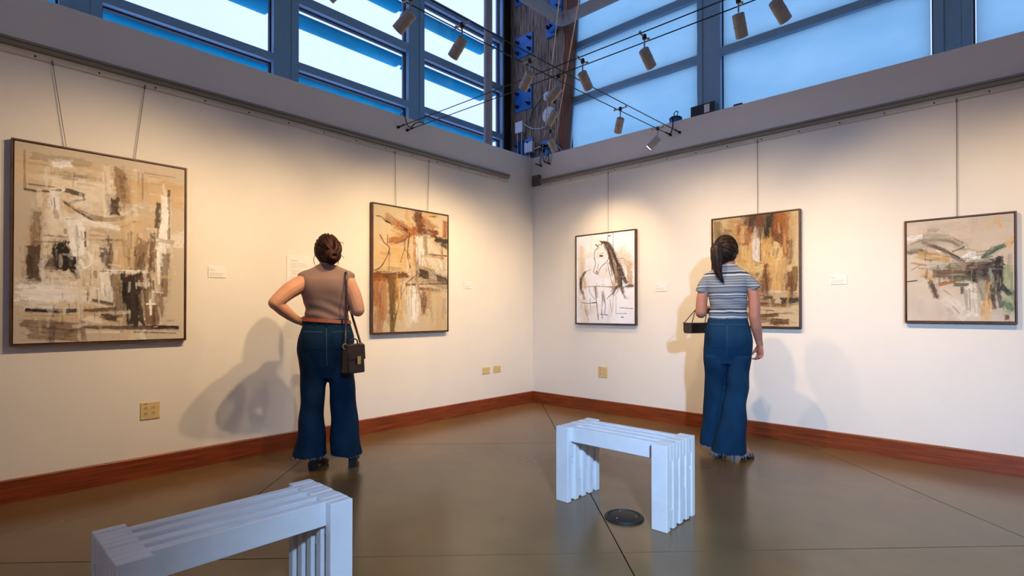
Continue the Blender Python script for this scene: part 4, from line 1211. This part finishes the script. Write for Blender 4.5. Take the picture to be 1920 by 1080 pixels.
def patch(me_bvh, quad, m, name, parent, off=0.003, nx=6, nz=7, back=True, th=0.0025):
    """thin cloth piece laid on the garment: quad corners in (x, z), seen from behind"""
    vs = []; q = [Vector((a, b)) for a, b in quad]
    for j in range(nz + 1):
        for i in range(nx + 1):
            u, v = i / nx, j / nz
            p = (q[0] * (1 - u) + q[1] * u) * (1 - v) + (q[3] * (1 - u) + q[2] * u) * v
            hit = me_bvh.ray_cast(Vector((p.x, -2, p.y)), Vector((0, 1, 0)))
            if hit[0] is None: return None
            vs.append(hit[0] + Vector((0, -off, 0)))
    n = len(vs); W1 = nx + 1; fs = []
    for j in range(nz):
        for i in range(nx): a = j * W1 + i; fs.append((a, a + 1, a + W1 + 1, a + W1))
    mb = MB().add(vs, fs); mb.add([v + Vector((0, th, 0)) for v in vs], [tuple(reversed(f)) for f in fs])
    ed = [i for i in range(W1)] + [j * W1 + nx for j in range(1, nz + 1)] + [nz * W1 + i for i in range(nx - 1, -1, -1)] + [j * W1 for j in range(nz - 1, 0, -1)]
    mb.f += [(ed[(k + 1) % len(ed)], ed[k], ed[k] + n, ed[(k + 1) % len(ed)] + n) for k in range(len(ed))]
    return obj(name, mb, m, parent, smooth=50)
def wrinkle(me, fn):
    co, no = get_co(me), get_no(me); set_co(me, co + no * fn(co)[:, None])
def denim_folds(seed, zc, amp=0.004):
    rs = np.random.RandomState(seed); W_ = [(rs.uniform(6, 16), rs.uniform(-14, 14), rs.uniform(20, 60), rs.uniform(0, 6.3)) for _ in range(8)]
    def fn(co):
        a = sum(np.sin(co[:, 0] * kx * 1.6 + co[:, 1] * ky + co[:, 2] * kz * 0.5 + ph) for kx, ky, kz, ph in W_) / 8
        v = np.sin(co[:, 0] * 46 + co[:, 1] * 30 + 0.8 * np.sin(co[:, 2] * 9)) * np.clip((zc - 0.1 - co[:, 2]) / 0.6, 0, 1)
        return amp * a * 2.2 + amp * 0.7 * v
    return fn
def fray(parent, ring, m, seed, drop=0.016, n=110):
    rnd = random.Random(seed); mb = MB(); N = len(ring)
    for _ in range(n):
        i = rnd.randrange(N); t = rnd.random(); a, b = Vector(ring[i]), Vector(ring[(i + 1) % N]); p = a.lerp(b, t) + Vector((0, 0, 0.006))
        L = rnd.uniform(0.4, 1.2) * drop * (2.4 if rnd.random() < 0.06 else 1)
        dx = Vector((rnd.uniform(-.5, .5), rnd.uniform(-.5, .5), -1)) * L
        mb.tube([p, p + dx * 0.55 + Vector((rnd.uniform(-1, 1), rnd.uniform(-1, 1), 0)) * 0.003, p + dx], [0.0022, 0.0018, 0.0008], 4)
    o = obj('frayed_hem', mb, m, parent); o['kind'] = 'stuff'; return o
def boot(parent, heel, toe, m, shaft=0.12):
    """ankle boot with a block heel; heel and toe points on the floor"""
    a, b = Vector((*heel, 0)), Vector((*toe, 0)); L = (b - a).length; ang = math.atan2((b - a).y, (b - a).x); mt = Matrix.Translation(a) @ Matrix.Rotation(ang, 4, 'Z')
    rows = [(0.0, 0.026, 0.045, 0.105), (0.03, 0.033, 0.040, 0.112), (0.075, 0.036, 0.030, 0.108), (0.12, 0.040, 0.016, 0.082), (0.17, 0.043, 0.006, 0.060), (0.21, 0.038, 0.003, 0.046), (0.24, 0.018, 0.004, 0.03)]
    k = L / 0.24; rg = []
    for x, hw, z0, z1 in rows:
        rg.append([mt @ Vector((x * k, hw * math.copysign(abs(math.cos(q)) ** .8, math.cos(q)), (z0 + z1) / 2 + (z1 - z0) / 2 * math.copysign(abs(math.sin(q)) ** .8, math.sin(q)))) for q in [2 * PI * j / 18 for j in range(18)]])
    mb = MB().rings(rg)
    mb.rings([[mt @ Vector((0.045 * k + 0.048 * math.cos(q), 0.037 * math.sin(q), z)) for q in [2 * PI * j / 18 for j in range(18)]] for z in (0.06, 0.10, 0.10 + shaft)])
    o = obj('ankle_boot', remesh(mb, 0.006, 4), m, parent)
    obj('boot_heel', MB().hexa([mt @ Vector(p) for p in ((-0.004, -0.024, 0), (0.042, -0.022, 0), (0.042, 0.022, 0), (-0.004, 0.024, 0), (-0.01, -0.03, 0.06), (0.055, -0.03, 0.05), (0.055, 0.03, 0.05), (-0.01, 0.03, 0.06))]), M_BLACK, o)
    return o

# ---- left visitor: taupe sleeveless top, flared jeans, hand on hip
p1 = thing('person', 'person in taupe sleeveless top and dark flared jeans, left hand on hip', 'person', (0.76, -3.13, 0), R(61.44))
bm1 = MB()
HC1 = (-0.055, 0.03, 1.588)
f1 = head(bm1, HC1, R(16))
limb(bm1, [(-0.052, 0.0, 1.40), (-0.053, 0.002, 1.47), (-0.055, 0.018, 1.55)], [0.066, 0.054, 0.052], 16)
loft(bm1, [(0.72, -0.21, 0.09, .10, .08), (0.90, -0.22, 0.10, .12, .09), (1.08, -0.175, 0.07, .075, .075), (1.20, -0.18, 0.072, .085, .09), (1.32, -0.205, 0.095, .085, .09), (1.40, -0.19, 0.085, .06, .06), (1.45, -0.11, 0.01, .045, .04)])
limb(bm1, [(-0.195, -0.005, 1.365), (-0.30, -0.05, 1.30), (-0.394, -0.095, 1.208)], [0.064, 0.060, 0.046])
limb(bm1, [(-0.394, -0.095, 1.208), (-0.34, -0.05, 1.155), (-0.285, 0.0, 1.105), (-0.238, 0.035, 1.074)], [0.045, 0.044, 0.034, 0.026])
hand(bm1, (-0.243, 0.03, 1.078), (0.42, 0.75, -0.10), (0.30, -0.35, 0.85), 0.175, (0.55, 0.5, 0.4), 0.4, thumb_out=0.9)
limb(bm1, [(0.088, -0.005, 1.365), (0.135, -0.02, 1.26), (0.163, -0.035, 1.16)], [0.062, 0.058, 0.050])
limb(bm1, [(0.163, -0.035, 1.16), (0.150, 0.05, 1.165), (0.11, 0.15, 1.19), (0.075, 0.205, 1.205)], [0.050, 0.046, 0.036, 0.026])
hand(bm1, (0.078, 0.20, 1.205), (-0.75, 0.5, 0.2), (0.1, -0.2, 1), 0.175, (0.9, 0.9, 0.6), 0.5, side=-1)
for x, y in ((-0.148, 0.0), (0.052, 0.0)):
    limb(bm1, [(x, y, 0.8), (x + 0.004, y - 0.005, 0.48), (x + (0.0 if x < 0 else 0.07), y + 0.0, 0.12)], [0.062, 0.050, 0.036])
obj('body', remesh(bm1, 0.0048, 3), M_SKIN1, p1); face_parts(p1, f1)
# jeans
jn = MB()
loft(jn, [(0.665, -0.225, 0.128, .095, .085), (0.76, -0.240, 0.134, .125, .10), (0.87, -0.258, 0.134, .150, .108), (0.96, -0.252, 0.138, .148, .112), (1.03, -0.226, 0.118, .118, .108), (1.092, -0.204, 0.099, .094, .098)], ex=2.4)
hemL = (0.098, -0.283, -0.050, .13, .14, 0.03); hemR = (0.098, -0.026, 0.196, .13, .14, 0.0)
loft(jn, [hemL, (0.16, -0.270, -0.056, .122, .13, .025), (0.30, -0.247, -0.062, .105, .105, .01), (0.45, -0.236, -0.072, .092, .092, .0), (0.56, -0.231, -0.062, .094, .088, -.005), (0.68, -0.236, -0.048, .102, .09, -.006), (0.84, -0.25, -0.05, .12, .09, -.01)], ex=2.3)
loft(jn, [hemR, (0.16, -0.028, 0.186, .122, .13, .0), (0.30, -0.030, 0.171, .105, .105, .0), (0.45, -0.031, 0.159, .092, .092, .0), (0.56, -0.036, 0.148, .094, .088, -.005), (0.68, -0.044, 0.140, .102, .09, -.006), (0.84, -0.05, 0.13, .12, .09, -.01)], ex=2.3)
jm = remesh(jn, 0.0065, 2); wrinkle(jm, denim_folds(5, 0.9, 0.0042))
bv = BVHTree.FromPolygons([v.co for v in jm.vertices], [p.vertices[:] for p in jm.polygons])
jo = obj('jeans', jm, M_DENIM, p1)
patch(bv, [(-0.205, 0.885), (-0.085, 0.88), (-0.075, 1.01), (-0.215, 1.015)], M_DENIM, 'back_pocket', jo)
patch(bv, [(-0.005, 0.88), (0.105, 0.89), (0.105, 1.01), (-0.015, 1.005)], M_DENIM, 'back_pocket', jo)
patch(bv, [(-0.215, 1.004), (-0.08, 1.000), (-0.078, 1.006), (-0.216, 1.010)], M_SEAM, 'stitching', jo, 0.0045, 10, 1)
patch(bv, [(-0.012, 1.000), (0.104, 1.003), (0.104, 1.009), (-0.014, 1.006)], M_SEAM, 'stitching', jo, 0.0045, 10, 1)
patch(bv, [(-0.056, 0.76), (-0.048, 0.76), (-0.052, 1.03), (-0.06, 1.03)], M_SEAM, 'seam', jo, 0.003, 1, 16)
fray(jo, ring_z(hemL[0], *hemL[1:5], yc=.03), M_FRAY, 1); fray(jo, ring_z(hemR[0], *hemR[1:5]), M_FRAY, 2)
# belt
bl = MB(); rg = []
for o in (0.0, 0.006):
    for z in ((1.068, 1.094) if o == 0 else (1.094, 1.068)):
        rg.append(ring_z(z, -0.2105 + 0 * z - (1.094 - z) * .28 - o, 0.1055 + (1.094 - z) * .3 + o, .099 + (1.094 - z) * .38 + o, .103 + o, 2.4, tilt=-0.07))
bl.rings([rg[0], rg[1], rg[2], rg[3], rg[0]], cap=False)
belt = obj('belt', bl, M_BELT, p1, smooth=40)
for x in (-0.135, -0.058, 0.045):
    patch(bv, [(x, 1.055), (x + 0.013, 1.055), (x + 0.013, 1.09), (x, 1.09)], M_DENIM, 'belt_loop', jo, 0.0125, 1, 3)
# top
tp = MB()
loft(tp, [(1.062, -0.203, 0.096, .094, .098), (1.10, -0.203, 0.098, .092, .100), (1.18, -0.208, 0.100, .092, .112), (1.26, -0.228, 0.110, .104, .125), (1.32, -0.240, 0.118, .112, .118), (1.375, -0.250, 0.132, .102, .095), (1.415, -0.252, 0.142, .078, .072), (1.440, -0.222, 0.122, .066, .058), (1.468, -0.155, 0.062, .060, .052), (1.492, -0.117, 0.017, .058, .05)], ex=2.2)
tm = remesh(tp, 0.006, 3)
def top_folds(co):
    d = np.clip((1.26 - co[:, 2]) / 0.12, 0, 1) * np.clip((co[:, 2] - 1.06) / 0.06, 0, 1)
    return 0.0045 * d * np.sin(co[:, 2] * 78 + co[:, 0] * 22 + 1.5 * np.sin(co[:, 0] * 14)) + 0.002 * np.sin(co[:, 0] * 30 + co[:, 2] * 20)
wrinkle(tm, top_folds)
obj('sleeveless_top', tm, M_TOP, p1)
# hair: cap, combed strands and a twisted bun
def hair_cap(mb, c, rz, r=(0.087, 0.092, 0.116), off=(0, -0.017, 0.012)):
    rot = Matrix.Rotation(rz, 3, 'Z'); f = lambda x, y, z: Vector(c) + rot @ Vector((x, y, z))
    mb.ellipsoid(f(*off), r, rot, 28, 20); return f, rot
def strands(mb, f, gather, n, seed, r=(0.087, 0.092, 0.116), off=(0, -0.017, 0.012), rad=0.0062):
    rnd = random.Random(seed); g = Vector(gather); o = Vector(off)
    for k in range(n):
        a = 2 * PI * k / n + rnd.uniform(-.06, .06)
        # start on a hairline loop around the face, nape and ears
        d = Vector((math.sin(a) * 0.98, 0.42 + 0.1 * math.cos(a) - (0.75 if math.cos(a) < -0.2 else 0) * (-math.cos(a)), math.cos(a) * 0.95 - 0.05)).normalized()
        e = Vector(((g.x - o.x) / r[0], (g.y - o.y) / r[1], (g.z - o.z) / r[2])).normalized()
        pts = []
        for t in np.linspace(0, 1, 9):
            q = (d * (1 - t) + e * t + Vector((rnd.uniform(-.02, .02),) * 3)).normalized(); k2 = 1.005 + 0.035 * math.sin(PI * t)
            pts.append(f(o.x + q.x * r[0] * k2, o.y + q.y * r[1] * k2, o.z + q.z * r[2] * k2))
        mb.tube(pts, [rad * (0.5 + 0.7 * math.sin(PI * (0.15 + 0.8 * t))) for t in np.linspace(0, 1, 9)], 6)
hb = MB(); fh, rot1 = hair_cap(hb, HC1, R(16)); strands(hb, fh, (0.005, -0.108, -0.03), 54, 3)
hair1 = obj('hair', hb, M_HAIR1, p1, smooth=60)
bn = MB(); pts = []
for k in range(30):
    a = k / 29 * 2 * PI * 1.9; rr = 0.046 - 0.030 * k / 29
    pts.append(fh(0.006 + rr * math.cos(a), -0.112 - 0.030 * k / 29, -0.042 + rr * 0.95 * math.sin(a)))
bn.tube(pts, [0.016] + [0.021] * 28 + [0.014], 10, round_caps=True)
for q, r0 in (([(0.062, -0.045, 0.075), (0.060, -0.088, 0.045), (0.055, -0.112, 0.0), (0.03, -0.122, -0.04)], 0.021),
              ([(0.02, -0.075, 0.082), (0.036, -0.104, 0.05), (0.030, -0.122, 0.01), (0.0, -0.128, -0.02)], 0.019),
              ([(-0.05, -0.06, 0.07), (-0.03, -0.1, 0.035), (-0.005, -0.12, 0.0)], 0.018),
              ([(-0.065, -0.05, -0.01), (-0.04, -0.09, -0.055), (0.0, -0.11, -0.085), (0.04, -0.10, -0.07)], 0.018),
              ([(0.072, -0.04, 0.02), (0.066, -0.075, -0.03), (0.045, -0.10, -0.065)], 0.017)):
    P = spline([fh(*p) for p in q], 5); bn.tube(P, [r0 * (0.7 + 0.3 * math.sin(PI * i / (len(P) - 1))) for i in range(len(P))], 10, round_caps=True)
obj('bun', bn, M_HAIR1, hair1, smooth=60)
lk = MB()
for q in ([(-0.080, 0.02, -0.02), (-0.088, 0.03, -0.06), (-0.078, 0.028, -0.10), (-0.082, 0.03, -0.13)], [(0.078, 0.01, -0.02), (0.086, 0.015, -0.06), (0.08, 0.015, -0.10)], [(0.05, -0.085, 0.06), (0.085, -0.09, 0.07), (0.10, -0.085, 0.05)], [(0.08, -0.04, -0.02), (0.1, -0.05, -0.03), (0.112, -0.05, -0.05)]):
    P = spline([fh(*p) for p in q], 4); lk.tube(P, lerp_list([0.0022, 0.002, 0.0008], len(P)), 5)
obj('loose_strand', lk, M_HAIR1, hair1, smooth=60)
for s in (1,):
    pts = [fh(0.081 , -0.002 + 0.016 * math.sin(a), -0.062 - 0.022 * math.cos(a) - 0.0) for a in np.linspace(-PI, PI, 18)]
    obj('hoop_earring', MB().tube(pts, 0.0018, 6), M_GOLD, p1, smooth=60)
boot(p1, (-0.150, -0.045), (-0.055, 0.165), M_BOOT); boot(p1, (0.128, -0.04), (0.150, 0.19), M_BOOT)

# shoulder bag of the left visitor
b1 = thing('shoulder_bag', 'small dark brown shoulder bag with gold clasp hanging at the left visitor\'s hip', 'bag', (0.76, -3.13, 0), R(61.44))
def bag_local(x, y, z): # turned box: front faces right-back
    a = R(38); return Vector((0.128 + x * math.cos(a) - y * math.sin(a), -0.215 + x * math.sin(a) + y * math.cos(a), 0.715 + z))
def bbox(x0, x1, y0, y1, z0, z1): return [bag_local(*p) for p in ((x0, y0, z0), (x1, y0, z0), (x1, y1, z0), (x0, y1, z0), (x0, y0, z1), (x1, y0, z1), (x1, y1, z1), (x0, y1, z1))]
obj('bag_body', MB().hexa([bag_local(*p) for p in ((-0.078, -0.040, 0), (0.074, -0.040, 0), (0.074, 0.040, 0), (-0.078, 0.040, 0), (-0.072, -0.030, 0.195), (0.068, -0.030, 0.195), (0.068, 0.030, 0.195), (-0.072, 0.030, 0.195))]), M_BAG, b1, bevel=0.008, smooth=40)
fp = obj('flap', MB().hexa([bag_local(*p) for p in ((-0.078, -0.043, 0.095), (0.074, -0.043, 0.095), (0.074, -0.036, 0.095), (-0.078, -0.036, 0.095), (-0.075, -0.036, 0.200), (0.071, -0.036, 0.200), (0.071, 0.03, 0.205), (-0.075, 0.03, 0.205))]), M_BAG, b1, bevel=0.004, smooth=40)
obj('clasp', MB().hexa(bbox(-0.004, 0.026, -0.0475, -0.0435, 0.062, 0.118)), M_GOLD, fp, bevel=0.0015)
obj('clasp', MB().hexa(bbox(0.002, 0.020, -0.050, -0.0470, 0.078, 0.10)), M_GOLD, fp, bevel=0.001)
obj('handle', MB().tube(spline([bag_local(-0.035, 0, 0.20), bag_local(-0.03, 0, 0.228), bag_local(0.0, 0, 0.24), bag_local(0.03, 0, 0.228), bag_local(0.035, 0, 0.20)], 5), 0.005, 8), M_BAG, b1, smooth=60)
st = spline([bag_local(-0.076, 0, 0.185), (0.074, -0.155, 1.0), (0.078, -0.125, 1.14), (0.079, -0.123, 1.28), (0.078, -0.095, 1.40), (0.077, -0.03, 1.444), (0.079, 0.04, 1.425), (0.085, 0.11, 1.34), (0.10, 0.12, 1.24), (0.125, 0.06, 1.12), (0.150, -0.08, 1.02), bag_local(0.070, 0, 0.185)], 6)
obj('strap', MB().tube(st, 0.0085, 8, flat=(0.35, (0.0, 1.0, 0.0))), M_BAG, b1, smooth=60)
for x in (-0.076, 0.070):
    p = bag_local(x, 0, 0.175)
    pts = [p + Vector((0.014 * math.cos(a), 0, 0.016 + 0.018 * math.sin(a))) for a in np.linspace(0, 2 * PI, 13)]
    obj('strap_ring', MB().tube(pts, 0.003, 6), M_GOLD, b1, smooth=60)

# ---- right visitor: striped short-sleeved top, wide jeans, ponytail
p2 = thing('person', 'person in grey striped short-sleeved top with ponytail and wide frayed jeans', 'person', (2.78, -0.90, 0), R(20.81))
bm2 = MB(); HC2 = (0.0, 0.03, 1.618)
f2 = head(bm2, HC2, R(-22))
limb(bm2, [(0.012, -0.005, 1.42), (0.018, 0.0, 1.50), (0.01, 0.018, 1.58)], [0.064, 0.050, 0.049], 16)
loft(bm2, [(0.80, -0.13, 0.145, .08, .07), (0.92, -0.14, 0.16, .10, .08), (1.10, -0.105, 0.13, .075, .072), (1.22, -0.10, 0.13, .078, .085), (1.34, -0.125, 0.13, .08, .085), (1.42, -0.125, 0.13, .055, .055), (1.47, -0.06, 0.09, .042, .04)])
limb(bm2, [(-0.140, 0.0, 1.385), (-0.176, -0.010, 1.27), (-0.186, -0.015, 1.140)], [0.042, 0.0425, 0.044])
limb(bm2, [(-0.186, -0.015, 1.140), (-0.19, 0.06, 1.135), (-0.185, 0.16, 1.150), (-0.175, 0.23, 1.165)], [0.043, 0.041, 0.033, 0.025])
hand(bm2, (-0.176, 0.225, 1.164), (0.15, 0.9, 0.2), (0.9, -0.1, 0.4), 0.172, (0.8, 0.8, 0.6), 0.5)
limb(bm2, [(0.150, 0.0, 1.385), (0.196, -0.010, 1.28), (0.203, -0.015, 1.11)], [0.042, 0.042, 0.041])
limb(bm2, [(0.202, -0.015, 1.11), (0.216, 0.0, 1.02), (0.232, 0.022, 0.93), (0.241, 0.03, 0.888)], [0.041, 0.039, 0.028, 0.024])
hand(bm2, (0.241, 0.03, 0.892), (0.02, 0.08, -1.0), (-0.62, 0.78, 0.0), 0.172, (0.5, 0.75, 0.55), 0.35, thumb_out=0.45, side=-1)
def foot(mb, heel, toe, hz=0.085):
    a, b = Vector((*heel, 0)), Vector((*toe, 0)); d = (b - a).normalized(); L = (b - a).length
    P = [a + Vector((0, 0, hz + 0.13)) + d * 0.02, a + Vector((0, 0, hz + 0.045)) + d * 0.035, a + d * L * 0.40 + Vector((0, 0, hz * 0.72 + 0.03)), a + d * L * 0.74 + Vector((0, 0, 0.036)), a + d * L * 0.90 + Vector((0, 0, 0.024))]
    limb(mb, P, [0.034, 0.038, 0.036, 0.034, 0.026], 12)
    mb.ellipsoid(a + d * 0.022 + Vector((0, 0, hz + 0.025)), (0.028, 0.028, 0.026), None, 12, 8)
    s = d.cross(Vector((0, 0, 1)))
    for k in range(5):
        o = s * (-0.026 + 0.013 * k); q = a + d * (L * (0.90 - 0.012 * abs(k - 1.5))) + o + Vector((0, 0, 0.019)); mb.tube([q - d * 0.03, q, q + d * 0.024], [0.009, 0.0085, 0.0065], 8, round_caps=True)
LH, LT, RH, RT = (-0.088, 0.070), (-0.020, 0.275), (0.056, -0.085), (0.178, 0.085)
foot(bm2, LH, LT); foot(bm2, RH, RT)
for (hx, hy), x0 in ((LH, -0.075), (RH, 0.085)): limb(bm2, [(x0, 0.0, 0.88), (x0 - (0.012 if x0 < 0 else 0.012), 0.03 if x0 < 0 else -0.02, 0.52), (hx - (0.03 if x0 < 0 else 0.0), hy + 0.03, 0.17)], [0.062, 0.046, 0.034])
obj('body', remesh(bm2, 0.0048, 3), M_SKIN2, p2); face_parts(p2, f2)
jn = MB()
loft(jn, [(0.74, -0.160, 0.172, .095, .085), (0.84, -0.169, 0.186, .128, .098), (0.94, -0.166, 0.189, .142, .105), (1.02, -0.152, 0.172, .118, .102), (1.098, -0.136, 0.154, .092, .096)], ex=2.4)
hl = (0.072, -0.205, -0.045, .105, .12, .10); hr = (0.052, -0.112, 0.142, .12, .12, -.03)
loft(jn, [hl, (0.20, -0.190, -0.035, .10, .112, .075), (0.35, -0.177, -0.022, .09, .10, .05), (0.53, -0.168, -0.008, .086, .088, .03), (0.66, -0.164, 0.002, .092, .088, .01), (0.80, -0.168, 0.01, .11, .09, 0)], ex=2.2)
loft(jn, [hr, (0.20, -0.075, 0.143, .112, .112, -.03), (0.35, -0.040, 0.145, .10, .10, -.026), (0.53, -0.012, 0.154, .09, .088, -.02), (0.66, 0.0, 0.167, .094, .088, -.012), (0.80, 0.0, 0.182, .115, .09, 0)], ex=2.2)
jm = remesh(jn, 0.0065, 2); wrinkle(jm, denim_folds(9, 0.9, 0.0036))
bv = BVHTree.FromPolygons([v.co for v in jm.vertices], [p.vertices[:] for p in jm.polygons])
jo2 = obj('jeans', jm, M_DENIM2, p2)
patch(bv, [(-0.125, 0.875), (-0.030, 0.87), (-0.022, 0.995), (-0.135, 1.0)], M_DENIM2, 'back_pocket', jo2)
patch(bv, [(0.035, 0.87), (0.135, 0.88), (0.145, 1.0), (0.03, 0.995)], M_DENIM2, 'back_pocket', jo2)
patch(bv, [(-0.122, 1.045), (0.14, 1.045), (0.14, 1.051), (-0.122, 1.051)], M_SEAM, 'waist_seam', jo2, 0.003, 16, 1)
patch(bv, [(0.000, 0.80), (0.007, 0.80), (0.010, 1.045), (0.003, 1.045)], M_SEAM, 'seam', jo2, 0.003, 1, 16)
patch(bv, [(-0.001, 1.05), (0.014, 1.05), (0.014, 1.096), (-0.001, 1.096)], M_DENIM2, 'belt_loop', jo2, 0.006, 1, 3)
fray(jo2, ring_z(hl[0], *hl[1:5], yc=hl[5]), M_FRAY, 3, 0.02); fray(jo2, ring_z(hr[0], *hr[1:5], yc=hr[5]), M_FRAY, 4, 0.022, 130)
sh = MB()
loft(sh, [(1.088, -0.132, 0.156, .098, .100), (1.12, -0.126, 0.152, .094, .100), (1.22, -0.121, 0.151, .092, .108), (1.30, -0.142, 0.155, .100, .116), (1.36, -0.160, 0.166, .100, .100), (1.41, -0.178, 0.176, .080, .074), (1.445, -0.160, 0.162, .066, .06), (1.482, -0.095, 0.112, .060, .052), (1.518, -0.036, 0.074, .056, .05)], ex=2.2)
for q in ([(-0.11, 0.0, 1.405), (-0.145, -0.003, 1.375), (-0.170, -0.008, 1.335), (-0.184, -0.010, 1.298)], [(0.11, 0.0, 1.405), (0.155, -0.003, 1.380), (0.186, -0.008, 1.350), (0.205, -0.010, 1.316)]):
    Q = spline(q, 4); sh.tube(Q, lerp_list([0.048, 0.052, 0.049, 0.0465], len(Q)), 18)
sm = remesh(sh, 0.0058, 2)
wrinkle(sm, lambda co: 0.003 * np.clip((1.3 - co[:, 2]) / 0.1, 0, 1) * np.sin(co[:, 2] * 60 + co[:, 0] * 26))
obj('striped_top', sm, M_STRIPE, p2)
hb = MB(); fh, rot2 = hair_cap(hb, HC2, R(-12)); strands(hb, fh, (-0.048, -0.088, 0.045), 54, 6)
hair2 = obj('hair', hb, M_HAIR2, p2, smooth=60)
pt = MB(); base = [(-0.058, -0.058, 1.668), (-0.070, -0.098, 1.640), (-0.066, -0.108, 1.56), (-0.060, -0.112, 1.47), (-0.040, -0.112, 1.41), (-0.018, -0.110, 1.372)]
P = spline(base, 6); pt.tube(P, lerp_list([0.024, 0.036, 0.038, 0.026, 0.015, 0.004], len(P)), 14, round_caps=True)
rnd = random.Random(8)
for k in range(16):
    a = 2 * PI * k / 16; rr = lerp_list([0.022, 0.036, 0.038, 0.026, 0.014, 0.003], len(P)); ph = rnd.uniform(-.4, .4)
    Q = [p + Vector((math.cos(a + 0.03 * i + ph), math.sin(a + 0.03 * i + ph) * .8, 0)) * rr[i] for i, p in enumerate(P)]
    pt.tube(Q, lerp_list([0.005, 0.0075, 0.007, 0.005, 0.0015], len(Q)), 6)
obj('ponytail', pt, M_HAIR2, hair2, smooth=60)
obj('hair_tie', MB().tube([p for p in P[3:6]], 0.034, 14), M_BLACK, hair2, smooth=60)
pts = [fh(0.086, 0.010 + 0.010 * math.sin(a), -0.062 - 0.018 * math.cos(a)) for a in np.linspace(-PI, PI, 16)]
obj('hoop_earring', MB().tube(pts, 0.0022, 6), M_GOLD, p2, smooth=60)
def heel_shoe(parent, heel, toe, hz=0.085):
    a, b = Vector((*heel, 0)), Vector((*toe, 0)); d = (b - a).normalized(); L = (b - a).length; s = d.cross(Vector((0, 0, 1)))
    prof = [(-0.012, hz, 0.020), (0.04, hz * 0.97, 0.027), (L * 0.35, hz * 0.62, 0.025), (L * 0.6, 0.014, 0.036), (L * 0.8, 0.004, 0.042), (L + 0.012, 0.006, 0.022)]
    rg = [[a + d * x + s * hw + Vector((0, 0, z)), a + d * x - s * hw + Vector((0, 0, z)), a + d * x - s * hw + Vector((0, 0, z + 0.008)), a + d * x + s * hw + Vector((0, 0, z + 0.008))] for x, z, hw in prof]
    o = obj('heeled_sandal', MB().rings(rg), M_BLACK, parent)
    obj('stiletto_heel', MB().tube([a + Vector((0, 0, hz)) + d * 0.016, a + Vector((0, 0, hz * .6)), a + Vector((0, 0, 0.0))], [0.018, 0.0085, 0.0055], 10), M_BLACK, o, smooth=60)
    for x, z, w in ((L * 0.86, 0.035, 0.040), (L * 0.70, 0.05, 0.040)):
        pts = [a + d * x + s * (w * math.cos(q)) + Vector((0, 0, 0.006 + z * 1.25 * math.sin(q))) for q in np.linspace(0, PI, 9)]
        obj('strap', MB().tube(pts, 0.0055, 6), M_BLACK, o, smooth=60)
    obj('heel_counter', MB().tube([a + d * (0.03 - 0.045 * math.sin(q)) + s * (0.032 * math.cos(q)) + Vector((0, 0, hz + 0.022)) for q in np.linspace(0, PI, 9)], 0.012, 8, flat=(2.2, (0, 0, 1))), M_BLACK, o, smooth=60)
heel_shoe(p2, LH, LT); heel_shoe(p2, RH, RT)
# box bag hanging from the forearm
b2 = thing('box_bag', 'small black box bag hanging from the striped visitor\'s left forearm', 'bag', (2.78, -0.90, 0), R(20.81))
N0 = Vector((-0.262, 0.055, 0.968)); e1 = Vector((0.175, 0.155, 0)); e2 = Vector((-0.072, 0.085, 0)); up = Vector((0, 0, 0.088))
def bp(a, b, c): return N0 + e1 * a + e2 * b + up * c
obj('case', MB().rings([[bp(x, y, z) for y, z in ((0.0, 0.12), (0.12, 0.0), (0.88, 0.0), (1.0, 0.2), (1.0, 0.92), (0.0, 0.92))] for x in (0, 1)]), M_BAG2, b2, bevel=0.003)
obj('lid', MB().rings([[bp(x, y, z) for y, z in ((-0.03, 0.90), (1.03, 0.90), (1.03, 0.99), (-0.03, 0.99))] for x in (-0.015, 1.015)]), mat('bag_lid', srgb(72, 52, 38), 0.35, noise=0.2, nscale=12), b2, bevel=0.002)
ap = Vector((-0.214, 0.135, 1.198)); 
for y in (0.05, 0.95):
    obj('strap', MB().tube(spline([bp(0.03, y, 0.97), Vector((-0.232, 0.12, 1.165)), ap + Vector((0.028, 0, 0.004)), Vector((-0.150, 0.15, 1.165)), bp(0.93, y, 0.97)], 6), 0.0035, 6), M_BAG2, b2, smooth=60)
